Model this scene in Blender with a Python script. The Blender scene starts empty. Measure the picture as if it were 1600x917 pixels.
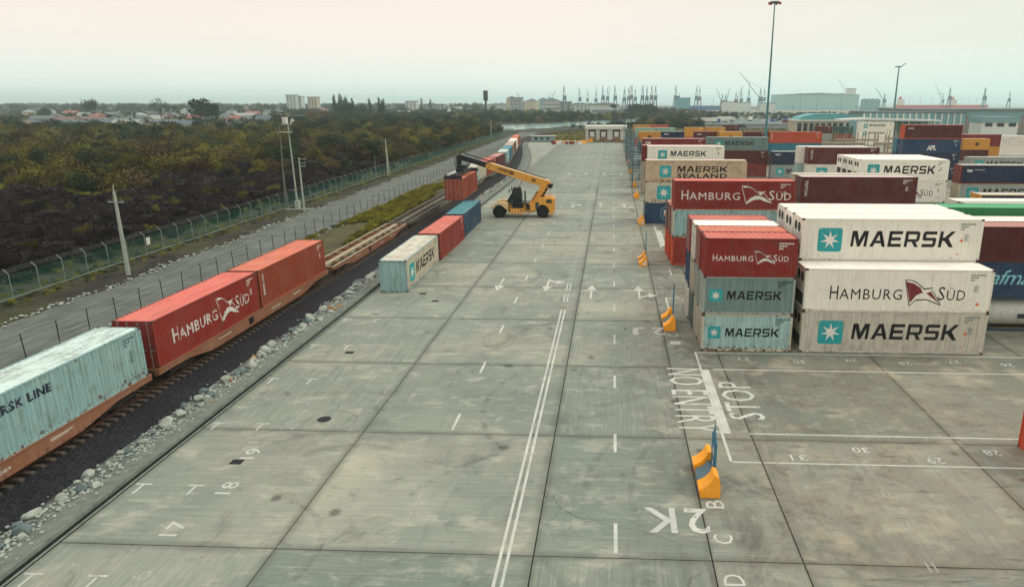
import bpy, bmesh, math, random
from mathutils import Vector, Matrix
import numpy as np
R = math.radians
random.seed(7)
scene = bpy.context.scene
COL = scene.collection

# ------------------------------------------------------------------ camera
cam_data = bpy.data.cameras.new('camera')
cam = bpy.data.objects.new('camera', cam_data)
COL.objects.link(cam)
cam.location = (0.0, 0.0, 16.43)
cam.rotation_euler = (math.pi / 2 - 0.2687, 0.0, 0.0449)
cam_data.sensor_fit = 'HORIZONTAL'
cam_data.sensor_width = 36.0
cam_data.lens = 36.0 * 1087.6 / 1600.0
cam_data.shift_x = (800.0 - 907.34) / 1600.0
cam_data.shift_y = 0.0
cam_data.clip_start = 0.5
cam_data.clip_end = 60000.0
scene.camera = cam

# ------------------------------------------------------------------ sky, sun, exposure
SUN_EL, SUN_AZ = R(46), R(70)          # azimuth measured from +Y towards +X
world = bpy.data.worlds.new('World')
scene.world = world
world.use_nodes = True
wn, wl = world.node_tree.nodes, world.node_tree.links
wn.clear()
w_out = wn.new('ShaderNodeOutputWorld')
w_bg = wn.new('ShaderNodeBackground')
w_sky = wn.new('ShaderNodeTexSky')
w_sky.sky_type = 'NISHITA'
w_sky.sun_disc = False
w_sky.sun_elevation = SUN_EL
w_sky.sun_rotation = SUN_AZ
w_sky.air_density = 1.6
w_sky.dust_density = 4.0
w_tc = wn.new('ShaderNodeTexCoord')
w_sep = wn.new('ShaderNodeSeparateXYZ')
w_ramp = wn.new('ShaderNodeValToRGB')
wl.new(w_tc.outputs['Generated'], w_sep.inputs[0])
wl.new(w_sep.outputs['Z'], w_ramp.inputs[0])
cr = w_ramp.color_ramp
cr.elements[0].position = 0.0
cr.elements[0].color = (0.68, 0.83, 0.77, 1)
cr.elements[1].position = 1.0
cr.elements[1].color = (1.02, 1.02, 1.0, 1)
for p_, c_ in ((0.035, (0.74, 0.765, 0.70, 1)), (0.075, (0.77, 0.705, 0.64, 1)), (0.15, (0.75, 0.66, 0.60, 1)), (0.4, (0.84, 0.80, 0.76, 1))):
    e_ = cr.elements.new(p_)
    e_.color = c_
# the overcast is cooler towards the sea (+X) than over the land
w_mr = wn.new('ShaderNodeMapRange')
w_mr.inputs['From Min'].default_value = -0.1
w_mr.inputs['From Max'].default_value = 0.6
wl.new(w_sep.outputs['X'], w_mr.inputs['Value'])
w_cool = wn.new('ShaderNodeMix'); w_cool.data_type = 'RGBA'; w_cool.blend_type = 'MULTIPLY'
w_cool.inputs[7].default_value = (0.80, 0.93, 0.92, 1)
wl.new(w_mr.outputs[0], w_cool.inputs[0])
wl.new(w_ramp.outputs[0], w_cool.inputs[6])
# soft unevenness of the cloud deck
w_nz = wn.new('ShaderNodeTexNoise')
w_nz.inputs['Scale'].default_value = 2.2
w_nz.inputs['Detail'].default_value = 4
w_mp = wn.new('ShaderNodeMapping'); w_mp.inputs['Scale'].default_value = (1, 1, 5)
wl.new(w_tc.outputs['Generated'], w_mp.inputs[0]); wl.new(w_mp.outputs[0], w_nz.inputs['Vector'])
w_nr = wn.new('ShaderNodeMapRange')
w_nr.inputs['To Min'].default_value = 0.965; w_nr.inputs['To Max'].default_value = 1.035
wl.new(w_nz.outputs[0], w_nr.inputs['Value'])
w_c2 = wn.new('ShaderNodeVectorMath'); w_c2.operation = 'SCALE'
wl.new(w_cool.outputs[2], w_c2.inputs[0]); wl.new(w_nr.outputs[0], w_c2.inputs['Scale'])
w_s2 = wn.new('ShaderNodeVectorMath'); w_s2.operation = 'SCALE'
w_s2.inputs['Scale'].default_value = 0.008
wl.new(w_sky.outputs[0], w_s2.inputs[0])
w_add = wn.new('ShaderNodeVectorMath'); w_add.operation = 'ADD'
wl.new(w_c2.outputs[0], w_add.inputs[0]); wl.new(w_s2.outputs[0], w_add.inputs[1])
# Background strength 0.1 (the cloud colours are given times ten and a bit)
w_ten = wn.new('ShaderNodeVectorMath'); w_ten.operation = 'SCALE'
w_ten.inputs['Scale'].default_value = 10.6
wl.new(w_add.outputs[0], w_ten.inputs[0])
wl.new(w_ten.outputs[0], w_bg.inputs['Color'])
w_bg.inputs['Strength'].default_value = 0.1
wl.new(w_bg.outputs[0], w_out.inputs[0])

sun_d = bpy.data.lights.new('sun', 'SUN')
sun_d.energy = 0.9
sun_d.angle = R(14)
sun_d.color = (1.0, 0.90, 0.79)
sun = bpy.data.objects.new('sun', sun_d)
COL.objects.link(sun)
sd = Vector((math.sin(SUN_AZ) * math.cos(SUN_EL), math.cos(SUN_AZ) * math.cos(SUN_EL), math.sin(SUN_EL)))
sun.rotation_euler = sd.to_track_quat('Z', 'Y').to_euler()
sun.location = (0, 0, 40)

scene.view_settings.view_transform = 'Standard'
scene.view_settings.look = 'None'
scene.view_settings.exposure = 0.27
scene.view_settings.gamma = 1.0
scene.render.engine = 'CYCLES'
scene.cycles.max_bounces = 6
scene.cycles.volume_bounces = 1
scene.cycles.transparent_max_bounces = 8

# ------------------------------------------------------------------ helpers
def lin(c):
    return tuple((v / 255.0 / 12.92) if v / 255.0 <= 0.04045 else ((v / 255.0 + 0.055) / 1.055) ** 2.4 for v in c)

def tag(o, label=None, cat=None, group=None, kind=None):
    if label: o['label'] = label
    if cat: o['category'] = cat
    if group: o['group'] = group
    if kind: o['kind'] = kind
    return o

def empty(name, loc=(0, 0, 0), rz=0.0, parent=None):
    o = bpy.data.objects.new(name, None)
    COL.objects.link(o)
    o.location = loc
    o.rotation_euler = (0, 0, rz)
    o.empty_display_size = 0.3
    if parent: o.parent = parent
    return o

def link(name, mesh, m=None, parent=None, loc=(0, 0, 0), rot=(0, 0, 0), sc=None):
    """an object on (shared) mesh data; its material sits on the object"""
    o = bpy.data.objects.new(name, mesh)
    COL.objects.link(o)
    o.location = loc
    o.rotation_euler = rot
    if sc is not None: o.scale = sc if hasattr(sc, '__len__') else (sc, sc, sc)
    if m is not None:
        if len(mesh.materials) == 0: mesh.materials.append(m)
        o.material_slots[0].link = 'OBJECT'
        o.material_slots[0].material = m
    if parent is not None: o.parent = parent
    return o

class MB:
    def __init__(s): s.v = []; s.f = []
    def add(s, vs, fs):
        n = len(s.v); s.v += [tuple(v) for v in vs]; s.f += [tuple(i + n for i in f) for f in fs]; return s
    def box(s, x0, x1, y0, y1, z0, z1):
        return s.add([(x0, y0, z0), (x1, y0, z0), (x1, y1, z0), (x0, y1, z0), (x0, y0, z1), (x1, y0, z1), (x1, y1, z1), (x0, y1, z1)],
                     [(0, 3, 2, 1), (4, 5, 6, 7), (0, 1, 5, 4), (1, 2, 6, 5), (2, 3, 7, 6), (3, 0, 4, 7)])
    def tube(s, a, b, r0, r1=None, n=8, cap=True):
        r1 = r0 if r1 is None else r1
        a = Vector(a); b = Vector(b); d = (b - a).normalized()
        u = d.orthogonal().normalized(); w = d.cross(u)
        vs = []
        for p, r in ((a, r0), (b, r1)):
            for i in range(n):
                t = 2 * math.pi * i / n
                vs.append(p + (u * math.cos(t) + w * math.sin(t)) * r)
        fs = [(i, (i + 1) % n, n + (i + 1) % n, n + i) for i in range(n)]
        if cap: fs += [tuple(range(n - 1, -1, -1)), tuple(range(n, 2 * n))]
        return s.add(vs, fs)
    def bar(s, a, b, w, h=None):
        """rectangular bar between two points"""
        h = w if h is None else h
        a = Vector(a); b = Vector(b); d = (b - a).normalized()
        up = Vector((0, 0, 1)) if abs(d.z) < 0.95 else Vector((0, 1, 0))
        u = d.cross(up).normalized(); q = u.cross(d)
        vs = []
        for p in (a, b):
            for i, j in ((-1, -1), (1, -1), (1, 1), (-1, 1)):
                vs.append(p + u * (w / 2 * i) + q * (h / 2 * j))
        return s.add(vs, [(0, 3, 2, 1), (4, 5, 6, 7), (0, 1, 5, 4), (1, 2, 6, 5), (2, 3, 7, 6), (3, 0, 4, 7)])
    def prism(s, pts, axis, a, b):
        """polygon pts in the plane across the axis, extruded from a to b. axis 'x': pts=(y,z); 'y': (x,z); 'z': (x,y)"""
        n = len(pts)
        mk = {'x': lambda p, t: (t, p[0], p[1]), 'y': lambda p, t: (p[0], t, p[1]), 'z': lambda p, t: (p[0], p[1], t)}[axis]
        vs = [mk(p, a) for p in pts] + [mk(p, b) for p in pts]
        fs = [tuple(range(n - 1, -1, -1)), tuple(range(n, 2 * n))] + [(i, (i + 1) % n, n + (i + 1) % n, n + i) for i in range(n)]
        return s.add(vs, fs)
    def strip(s, line, fn):
        """ribbon: for every polyline point fn(p) gives the two edge vertices"""
        vs = []
        for p in line: vs += list(fn(p))
        fs = [(2 * i, 2 * i + 1, 2 * i + 3, 2 * i + 2) for i in range(len(line) - 1)]
        return s.add(vs, fs)
    def mesh(s, name, m=None, fix=True):
        me = bpy.data.meshes.new(name)
        me.from_pydata(s.v, [], s.f)
        if fix:
            b = bmesh.new(); b.from_mesh(me); bmesh.ops.recalc_face_normals(b, faces=b.faces); b.to_mesh(me); b.free()
        if m is not None: me.materials.append(m)
        me.update()
        return me
    def build(s, name, m, parent=None, loc=(0, 0, 0), rot=(0, 0, 0), bevel=0.0, smooth=False):
        me = s.mesh(name, m)
        if bevel:
            b = bmesh.new(); b.from_mesh(me)
            bmesh.ops.bevel(b, geom=list(b.edges), offset=bevel, segments=2, affect='EDGES', profile=0.6, clamp_overlap=True)
            b.to_mesh(me); b.free()
        if smooth:
            for p in me.polygons: p.use_smooth = True
        o = bpy.data.objects.new(name, me)
        COL.objects.link(o)
        o.location = loc; o.rotation_euler = rot
        if parent is not None: o.parent = parent
        return o

# ------------------------------------------------------------------ materials
class NT:
    def __init__(s, name):
        s.m = bpy.data.materials.new(name); s.m.use_nodes = True
        s.t = s.m.node_tree; s.n = s.t.nodes; s.l = s.t.links
        s.b = s.n['Principled BSDF']
        s.geo = s.n.new('ShaderNodeNewGeometry'); s.tc = s.n.new('ShaderNodeTexCoord'); s.oi = s.n.new('ShaderNodeObjectInfo')
    def noise(s, vec, scale, detail=4, rough=0.6, stretch=None, dist=0.0, offs=None):
        mp = s.n.new('ShaderNodeMapping')
        s.l.new(vec, mp.inputs[0])
        if stretch: mp.inputs['Scale'].default_value = stretch
        if offs is not None:
            s.l.new(offs, mp.inputs['Location'])
        t = s.n.new('ShaderNodeTexNoise'); t.inputs['Scale'].default_value = scale; t.inputs['Detail'].default_value = detail
        t.inputs['Roughness'].default_value = rough; t.inputs['Distortion'].default_value = dist
        s.l.new(mp.outputs[0], t.inputs['Vector'])
        return t.outputs[0]
    def rng(s, v, a, b, c=0.0, d=1.0):
        r = s.n.new('ShaderNodeMapRange'); r.inputs['From Min'].default_value = a; r.inputs['From Max'].default_value = b
        r.inputs['To Min'].default_value = c; r.inputs['To Max'].default_value = d
        s.l.new(v, r.inputs['Value']); return r.outputs[0]
    def mix(s, f, a, b, mode='MIX'):
        x = s.n.new('ShaderNodeMix'); x.data_type = 'RGBA'; x.blend_type = mode
        for sock, val in ((x.inputs[0], f), (x.inputs[6], a), (x.inputs[7], b)):
            if hasattr(val, 'links'): s.l.new(val, sock)
            elif hasattr(val, '__len__'): sock.default_value = tuple(val)[:3] + (1,)
            else: sock.default_value = val
        return x.outputs[2]
    def math(s, op, a, b=0.0):
        x = s.n.new('ShaderNodeMath'); x.operation = op
        for sock, val in ((x.inputs[0], a), (x.inputs[1], b)):
            if hasattr(val, 'links'): s.l.new(val, sock)
            else: sock.default_value = val
        return x.outputs[0]
    def offs(s):
        v = s.n.new('ShaderNodeVectorMath'); v.operation = 'SCALE'; v.inputs[0].default_value = (37.0, 53.0, 19.0)
        s.l.new(s.oi.outputs['Random'], v.inputs['Scale']); return v.outputs[0]
    def sep(s, v):
        x = s.n.new('ShaderNodeSeparateXYZ'); s.l.new(v, x.inputs[0]); return x.outputs
    def bump(s, h, strength, dist=0.02):
        b = s.n.new('ShaderNodeBump'); b.inputs['Strength'].default_value = strength; b.inputs['Distance'].default_value = dist
        s.l.new(h, b.inputs['Height']); s.l.new(b.outputs[0], s.b.inputs['Normal'])
    def out(s, col, rough=0.8, metal=0.0, spec=0.3):
        if hasattr(col, 'links'): s.l.new(col, s.b.inputs['Base Color'])
        else: s.b.inputs['Base Color'].default_value = tuple(col)[:3] + (1,)
        if hasattr(rough, 'links'): s.l.new(rough, s.b.inputs['Roughness'])
        else: s.b.inputs['Roughness'].default_value = rough
        s.b.inputs['Metallic'].default_value = metal
        s.b.inputs['Specular IOR Level'].default_value = spec
        return s.m

_mc = {}
def plain(name, rgb, rough=0.75, var=0.18, scale=3.0, metal=0.0, bump=0.0, stretch=None, spec=0.3):
    """one colour with patchy tone, in sRGB 0-255"""
    if name in _mc: return _mc[name]
    t = NT(name); c = lin(rgb)
    n = t.noise(t.tc.outputs['Object'], scale, 5, 0.65, stretch, offs=t.offs())
    col = t.mix(t.rng(n, 0.3, 0.7), [v * (1 - var) for v in c], [min(1, v * (1 + var)) for v in c])
    if bump: t.bump(n, bump)
    _mc[name] = t.out(col, rough, metal, spec)
    return _mc[name]

def paint(name, rgb, rust=0.25, dust=0.12, rough=0.55, streak=0.2, roof=False):
    """weathered container paint: vertical dirt streaks, rust specks towards rails, chalky dust"""
    if name in _mc: return _mc[name]
    t = NT(name); c = lin(rgb)
    off = t.offs(); P = t.tc.outputs['Object']
    big = t.noise(P, 0.5, 3, 0.6, offs=off)
    fine = t.noise(P, 5.0, 6, 0.7, offs=off)
    if roof: st = t.noise(P, 1.0, 5, 0.65, (0.5, 3.0, 1.0), offs=off)
    else: st = t.noise(P, 1.0, 5, 0.7, (7.0, 7.0, 0.35), offs=off)
    hsv = t.n.new('ShaderNodeHueSaturation')
    hsv.inputs['Color'].default_value = c + (1,)
    t.l.new(t.rng(t.oi.outputs['Random'], 0, 1, 0.9, 1.1), hsv.inputs['Value'])
    col = t.mix(t.rng(big, 0.35, 0.65, 0.0, dust * .9), hsv.outputs[0], (0.50, 0.46, 0.40))
    grime = t.rng(t.noise(P, 1.4, 5, .7, (1, 1, .8), offs=off), .5, .7, 0, streak)
    col = t.mix(t.rng(st, 0.46, 0.70, 0.0, min(.9, streak * 1.3)), col, (0.10, 0.085, 0.07))
    col = t.mix(grime, col, (0.13, 0.11, 0.085))
    col = t.mix(t.rng(st, 0.5, 0.25, 0.0, dust), col, (0.62, 0.58, 0.52))
    z = t.sep(P)[2]
    low = t.rng(z, 0.8, 0.02, 0.0, 0.17)
    hi = t.rng(z, 2.3, 2.6, 0.0, -0.03 if roof else 0.05)
    thr = t.math('ADD', t.math('ADD', fine, low), hi)
    thr = t.math('ADD', thr, t.rng(big, .4, .65, -.06, .05))
    k = 0.745 - 0.13 * rust
    rm = t.rng(thr, k, k + 0.06)
    col = t.mix(t.math('MULTIPLY', rm, min(1.0, 0.35 + rust)), col, (0.11, 0.045, 0.022))
    dent = t.noise(P, 1.1, 3, .55, (1, 1, 1.3), offs=off)
    t.bump(t.math('ADD', t.math('MULTIPLY', dent, 3.0), t.math('MULTIPLY', fine, .4)), 0.35, 0.03)
    _mc[name] = t.out(col, t.rng(fine, 0.3, 0.8, rough, rough + 0.25), 0.0, 0.22)
    return _mc[name]

# ------------------------------------------------------------------ lettering
MA = {  # bold angular capitals, unit height, polygons of (x, z)
    'M': (1.12, [[(0, 0), (0, 1), (.2, 1), (.2, 0)], [(.2, 1), (.34, 1), (.56, .42), (.56, 0), (.47, 0), (.2, .68)], [(.56, .42), (.78, 1), (.92, 1), (.92, .68), (.65, 0), (.56, 0)], [(.92, 0), (.92, 1), (1.12, 1), (1.12, 0)]]),
    'A': (1.1, [[(0, 0), (.4, 1), (.55, 1), (.55, .76), (.34, .22), (.24, 0)], [(1.1, 0), (.86, 0), (.76, .22), (.55, .76), (.55, 1), (.7, 1)], [(.34, .22), (.42, .40), (.68, .40), (.76, .22)]]),
    'E': (.92, [[(0, 0), (0, 1), (.22, 1), (.22, 0)], [(.22, .8), (.22, 1), (.92, 1), (.92, .8)], [(.22, .41), (.22, .6), (.84, .6), (.84, .41)], [(.22, 0), (.22, .2), (.92, .2), (.92, 0)]]),
    'R': (1.0, [[(0, 0), (0, 1), (.22, 1), (.22, 0)], [(.22, .8), (.22, 1), (.86, 1), (1.0, .86), (.78, .8)], [(.78, .8), (1.0, .86), (1.0, .46), (.78, .5)], [(.22, .32), (.22, .5), (.78, .5), (1.0, .46), (.88, .32)], [(.5, .32), (.76, .32), (1.0, 0), (.74, 0)]]),
    'S': (.95, [[(.1, .8), (0, .86), (.12, 1), (.93, 1), (.93, .8)], [(0, .86), (.22, .8), (.22, .6), (0, .48)], [(0, .48), (.22, .6), (.86, .6), (.95, .52), (.73, .41), (.1, .41)], [(.73, .41), (.95, .52), (.95, .12), (.73, .2)], [(.02, 0), (.02, .2), (.73, .2), (.95, .12), (.84, 0)]]),
    'K': (1.05, [[(0, 0), (0, 1), (.22, 1), (.22, 0)], [(.22, .4), (.22, .62), (.36, .62), (.48, .5), (.36, .4)], [(.36, .62), (.74, 1), (1.03, 1), (.62, .56), (.48, .5)], [(.36, .4), (.48, .5), (.62, .56), (1.05, 0), (.77, 0)]]),
}
def maersk_polys(slant=0.08):
    out = []; x = 0
    for ch in 'MAERSK':
        w, ps = MA[ch]
        for p in ps: out.append([(x + a + slant * b, b) for a, b in p])
        x += w + (0.2 if ch != 'A' else 0.14)
    return out, x - 0.2
def star_polys():
    """seven-pointed star and the rounded tile round it (tile has the star cut out)"""
    st = []
    for i in range(14):
        r = 0.40 if i % 2 == 0 else 0.145
        t = math.pi / 2 + i * math.pi / 7
        st.append((0.5 + r * math.cos(t), 0.5 + r * math.sin(t)))
    tile = []
    for cx_, cy_, a0 in ((.88, .88, 0), (.12, .88, 90), (.12, .12, 180), (.88, .12, 270)):
        for k in range(4):
            t = R(a0 + 30 * k); tile.append((cx_ + .12 * math.cos(t), cy_ + .12 * math.sin(t)))
    return st, tile
FLAG_UP = [[(0, 1), (.14, 1.0), (.24, .92), (.1, .9)], [(.14, 1.0), (.30, .93), (.44, .78), (.24, .92)], [(.30, .93), (.52, .66), (.60, .55), (.44, .72)], [(.52, .70), (.66, .68), (.80, .72), (.70, .60), (.60, .55)], [(.60, .55), (.70, .60), (.66, .50), (.56, .50)]]
FLAG_LO = [[(.17, 0), (.17, .10), (.30, .34), (.42, .24)], [(.30, .34), (.46, .47), (.60, .46), (.60, .28), (.42, .24)], [(.60, .46), (.74, .38), (1.0, .06), (.78, .16), (.60, .28)]]
FLAG_LN = [[(0, 1), (.02, .98), (.19, .02), (.17, 0)], [(.72, .60), (.745, .60), (1.0, .08), (.98, .08)]]
FLAG_RED = [[(.03, .93), (.24, .86), (.42, .70), (.5, .52), (.34, .42), (.19, .12)], [(.58, .50), (.70, .56), (.96, .1), (.76, .32)]]

def polymesh(polys):
    b = bmesh.new()
    for p in polys:
        vs = [b.verts.new((x, 0, z)) for x, z in p]
        try: b.faces.new(vs)
        except ValueError: pass
    return b
_tx = {}
def text_bm(txt, bold=0.0, spacing=1.0):
    key = (txt, bold, spacing)
    if key not in _tx:
        cu = bpy.data.curves.new('t', 'FONT'); cu.body = txt; cu.offset = bold; cu.space_character = spacing; cu.resolution_u = 2
        ob = bpy.data.objects.new('t', cu)
        me = bpy.data.meshes.new_from_object(ob)
        bpy.data.objects.remove(ob); bpy.data.curves.remove(cu)
        _tx[key] = me
    b = bmesh.new(); b.from_mesh(_tx[key])
    for v in b.verts: v.co = (v.co.x, 0, v.co.y)
    return b
def fit_bm(b, x0, x1, z0, z1):
    xs = [v.co.x for v in b.verts]; zs = [v.co.z for v in b.verts]
    a, c = min(xs), max(xs); d, e = min(zs), max(zs)
    for v in b.verts:
        v.co.x = x0 + (v.co.x - a) / (c - a) * (x1 - x0)
        v.co.z = z0 + (v.co.z - d) / max(e - d, 1e-6) * (z1 - z0)
    return b
def join_bm(bs):
    o = bmesh.new()
    for b in bs:
        me = bpy.data.meshes.new('tmp'); b.to_mesh(me); b.free(); o.from_mesh(me); bpy.data.meshes.remove(me)
    return o
# ------------------------------------------------------------------ shipping containers
CW = 2.438
PITCH = {'dry': (0.278, 0.044), 'reefer': (0.36, 0.012), 'smooth': (0.5, 0.006)}
def prof_pts(L, kind):
    """corrugation along x between the corner posts: list of (x, inset)"""
    p, d = PITCH[kind]
    a, b = -L / 2 + 0.13, L / 2 - 0.13
    n = max(1, int(round((b - a) / p))); p = (b - a) / n
    pts = []
    for i in range(n):
        x = a + i * p
        pts += [(x, 0.0), (x + .26 * p, 0.0), (x + .5 * p, d), (x + .76 * p, d)]
    pts.append((b, 0.0))
    return pts
def prof_at(pts, x):
    if x <= pts[0][0] or x >= pts[-1][0]: return 0.0
    lo, hi = 0, len(pts) - 1
    while hi - lo > 1:
        m = (lo + hi) // 2
        if pts[m][0] <= x: lo = m
        else: hi = m
    (xa, ya), (xb, yb) = pts[lo], pts[hi]
    return ya + (yb - ya) * (x - xa) / (xb - xa)
_cm = {}
def cont_meshes(L, H, kind):
    key = (L, H, kind)
    if key in _cm: return _cm[key]
    hx, hy = L / 2, CW / 2
    M = {}
    pts = prof_pts(L, kind)
    s = MB(); s.strip(pts, lambda p: ((p[0], -hy + .018 + p[1], .15), (p[0], -hy + .018 + p[1], H - .07)))
    M['side_panel'] = s.mesh('side_panel')
    s = MB()
    if kind == 'dry':
        n = int(L / 0.42); line = []
        for i in range(n):
            x = -hx + .12 + i * (L - .24) / n; q = (L - .24) / n
            line += [(x, 0), (x + .5 * q, 0), (x + .6 * q, -.028), (x + .9 * q, -.028)]
        line.append((hx - .12, 0))
        s.strip(line, lambda p: ((p[0], -hy + .05, H - .012 + p[1]), (p[0], hy - .05, H - .012 + p[1])))
    else:
        n = 10
        for i in range(n):
            x0 = -hx + .08 + i * (L - .16) / n; x1 = -hx + .08 + (i + 1) * (L - .16) / n - .012
            s.box(x0, x1, -hy + .04, hy - .04, H - .06, H - .012)
    M['roof_panel'] = s.mesh('roof_panel')
    # end wall at +x, corrugated
    s = MB(); line = []
    n = 9
    for i in range(n):
        y = -hy + .1 + i * (CW - .2) / n; q = (CW - .2) / n
        line += [(y, 0), (y + .3 * q, 0), (y + .5 * q, .04), (y + .8 * q, .04)]
    line.append((hy - .1, 0))
    s.strip(line, lambda p: ((hx - .05 - p[1], p[0], .12), (hx - .05 - p[1], p[0], H - .1)))
    M['end_panel'] = s.mesh('end_panel')
    # one door leaf (left half), mirrored for the other
    s = MB()
    s.box(-hx + .03, -hx + .075, .015, hy - .1, .14, H - .12)
    for k in range(3):
        z0 = .25 + k * (H - .5) / 3
        s.box(-hx + .012, -hx + .0299, .1, hy - .18, z0 + .06, z0 + (H - .5) / 3 - .1)
    M['door'] = s.mesh('door')
    s = MB()
    s.tube((0, 0, .1), (0, 0, H - .1), .019, n=6)
    for z in (.12, .75, 1.5, H - .12): s.box(-.03, .012, -.05, .05, z - .04, z + .04)
    s.box(-.03, -.015, -.02, .3, 1.1, 1.14)
    M['lock_rod'] = s.mesh('lock_rod')
    # frame: posts, rails, headers
    s = MB()
    for sx in (-1, 1):
        for sy in (-1, 1):
            x0, x1 = sorted((sx * hx - sx * .004, sx * hx - sx * .13)); y0, y1 = sorted((sy * hy - sy * .004, sy * hy - sy * .1))
            s.box(x0, x1, y0, y1, .119, H - .119)
        x0, x1 = sorted((sx * hx - sx * .006, sx * hx - sx * .11))
        s.box(x0, x1, -hy + .165, hy - .165, .005, .14)
        s.box(x0, x1, -hy + .165, hy - .165, H - .11, H - .006)
    for sy in (-1, 1):
        y0, y1 = sorted((sy * hy - sy * .005, sy * hy - sy * .09))
        s.box(-hx + .179, hx - .179, y0, y1, .006, .165)
        s.box(-hx + .179, hx - .179, y0, y1, H - .085, H - .004)
    M['frame'] = s.mesh('frame')
    s = MB()
    s.box(0, .178, 0, .162, 0, .118)
    M['corner_casting'] = s.mesh('corner_casting')
    s = MB(); s.box(-hx + .1, hx - .1, -hy + .06, hy - .06, .10, .15); M['floor'] = s.mesh('floor')
    # reefer machinery end
    s = MB()
    s.box(-hx + .03, -hx + .08, -hy + .1, hy - .1, .14, H - .12)
    s.box(-hx + .012, -hx + .03, -hy + .25, hy - .25, H * .55, H - .3)
    M['machinery_panel'] = s.mesh('machinery_panel')
    s = MB()
    for k in range(2):
        c = Vector((-hx + .011, -.45 + .9 * k, H * .76)); s.tube(c, c + Vector((.01, 0, 0)), .36, n=16)
    s.box(-hx + .006, -hx + .029, -hy + .35, hy - .35, .3, H * .38)
    M['fan_grille'] = s.mesh('fan_grille')
    _cm[key] = M
    return M

PAL = {}
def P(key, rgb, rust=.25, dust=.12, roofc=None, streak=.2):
    PAL[key] = (paint('paint_' + key, rgb, rust, dust, streak=streak), paint('roof_fade_lit_' + key, roofc or rgb, rust * 1.3, dust * 1.8, roof=True, streak=streak), rgb)  # roofc is paler: chalky fading with bright sky light put into the colour
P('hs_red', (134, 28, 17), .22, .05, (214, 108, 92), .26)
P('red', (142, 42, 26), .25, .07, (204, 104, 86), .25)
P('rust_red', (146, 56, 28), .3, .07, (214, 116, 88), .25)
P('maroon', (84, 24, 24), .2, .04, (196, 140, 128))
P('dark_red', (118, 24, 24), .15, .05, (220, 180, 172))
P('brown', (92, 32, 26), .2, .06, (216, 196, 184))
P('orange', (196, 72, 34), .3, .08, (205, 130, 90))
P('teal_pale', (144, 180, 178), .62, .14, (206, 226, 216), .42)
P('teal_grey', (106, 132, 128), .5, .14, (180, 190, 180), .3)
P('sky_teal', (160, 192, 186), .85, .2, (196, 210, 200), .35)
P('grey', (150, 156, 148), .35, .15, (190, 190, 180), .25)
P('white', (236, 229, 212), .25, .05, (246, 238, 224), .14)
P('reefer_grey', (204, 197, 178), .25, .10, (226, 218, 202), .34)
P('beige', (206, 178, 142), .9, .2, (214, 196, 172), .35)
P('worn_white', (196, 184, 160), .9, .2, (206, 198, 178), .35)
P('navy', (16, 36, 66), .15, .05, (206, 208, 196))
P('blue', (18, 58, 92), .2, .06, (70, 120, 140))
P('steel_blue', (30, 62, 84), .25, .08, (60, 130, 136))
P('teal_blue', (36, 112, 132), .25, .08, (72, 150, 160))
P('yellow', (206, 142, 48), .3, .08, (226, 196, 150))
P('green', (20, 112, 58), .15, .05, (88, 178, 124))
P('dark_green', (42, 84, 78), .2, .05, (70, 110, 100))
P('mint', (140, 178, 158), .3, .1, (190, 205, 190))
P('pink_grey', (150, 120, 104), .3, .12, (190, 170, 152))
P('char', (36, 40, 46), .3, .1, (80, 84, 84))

M_ROD = plain('galvanised_rod', (150, 146, 138), .5, .2, 6, .4)
M_CAST = plain('casting_steel', (74, 58, 50), .8, .3, 8)
M_GRILLE = plain('dark_grille', (52, 56, 56), .7, .2, 8)
def pm(name, rgb, wear=.12):
    return paint(name, rgb, wear * .6, wear, streak=.12)
M_TX_W = pm('lettering_white', (222, 218, 206)); M_TX_K = pm('lettering_black', (14, 18, 24), .03); M_TX_T = pm('tile_teal', (34, 158, 160), .06)
M_TX_R = pm('flag_dark_red', (118, 20, 32)); M_TX_G = pm('lettering_grey_green', (70, 104, 98)); M_TX_O = pm('warning_orange', (212, 96, 36))
M_TX_C = pm('script_cyan', (130, 200, 205)); M_TX_N = pm('panel_navy', (20, 36, 62))

_dm = {}
def decal_mesh(key, bm, L, H, kind, lift=0.0):
    """press a flat (x,z) drawing onto the corrugated -y side of a container"""
    pts = prof_pts(L, kind)
    xs = [v.co.x for v in bm.verts]; a, b = min(xs), max(xs)
    for x, _ in pts:
        if a < x < b:
            bmesh.ops.bisect_plane(bm, geom=list(bm.verts) + list(bm.edges) + list(bm.faces), plane_co=(x, 0, 0), plane_no=(1, 0, 0), dist=1e-5)
    for v in bm.verts: v.co.y = -CW / 2 + .018 + prof_at(pts, v.co.x) - .004 - lift
    me = bpy.data.meshes.new(key); bm.to_mesh(me); bm.free()
    return me
def add_decal(parent, name, key, L, H, kind, fn, m, lift=0.0):
    k = (key, L, H, kind)
    if k not in _dm: _dm[k] = decal_mesh(name, fn(), L, H, kind, lift)
    return link(name, _dm[k], m, parent)

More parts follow.
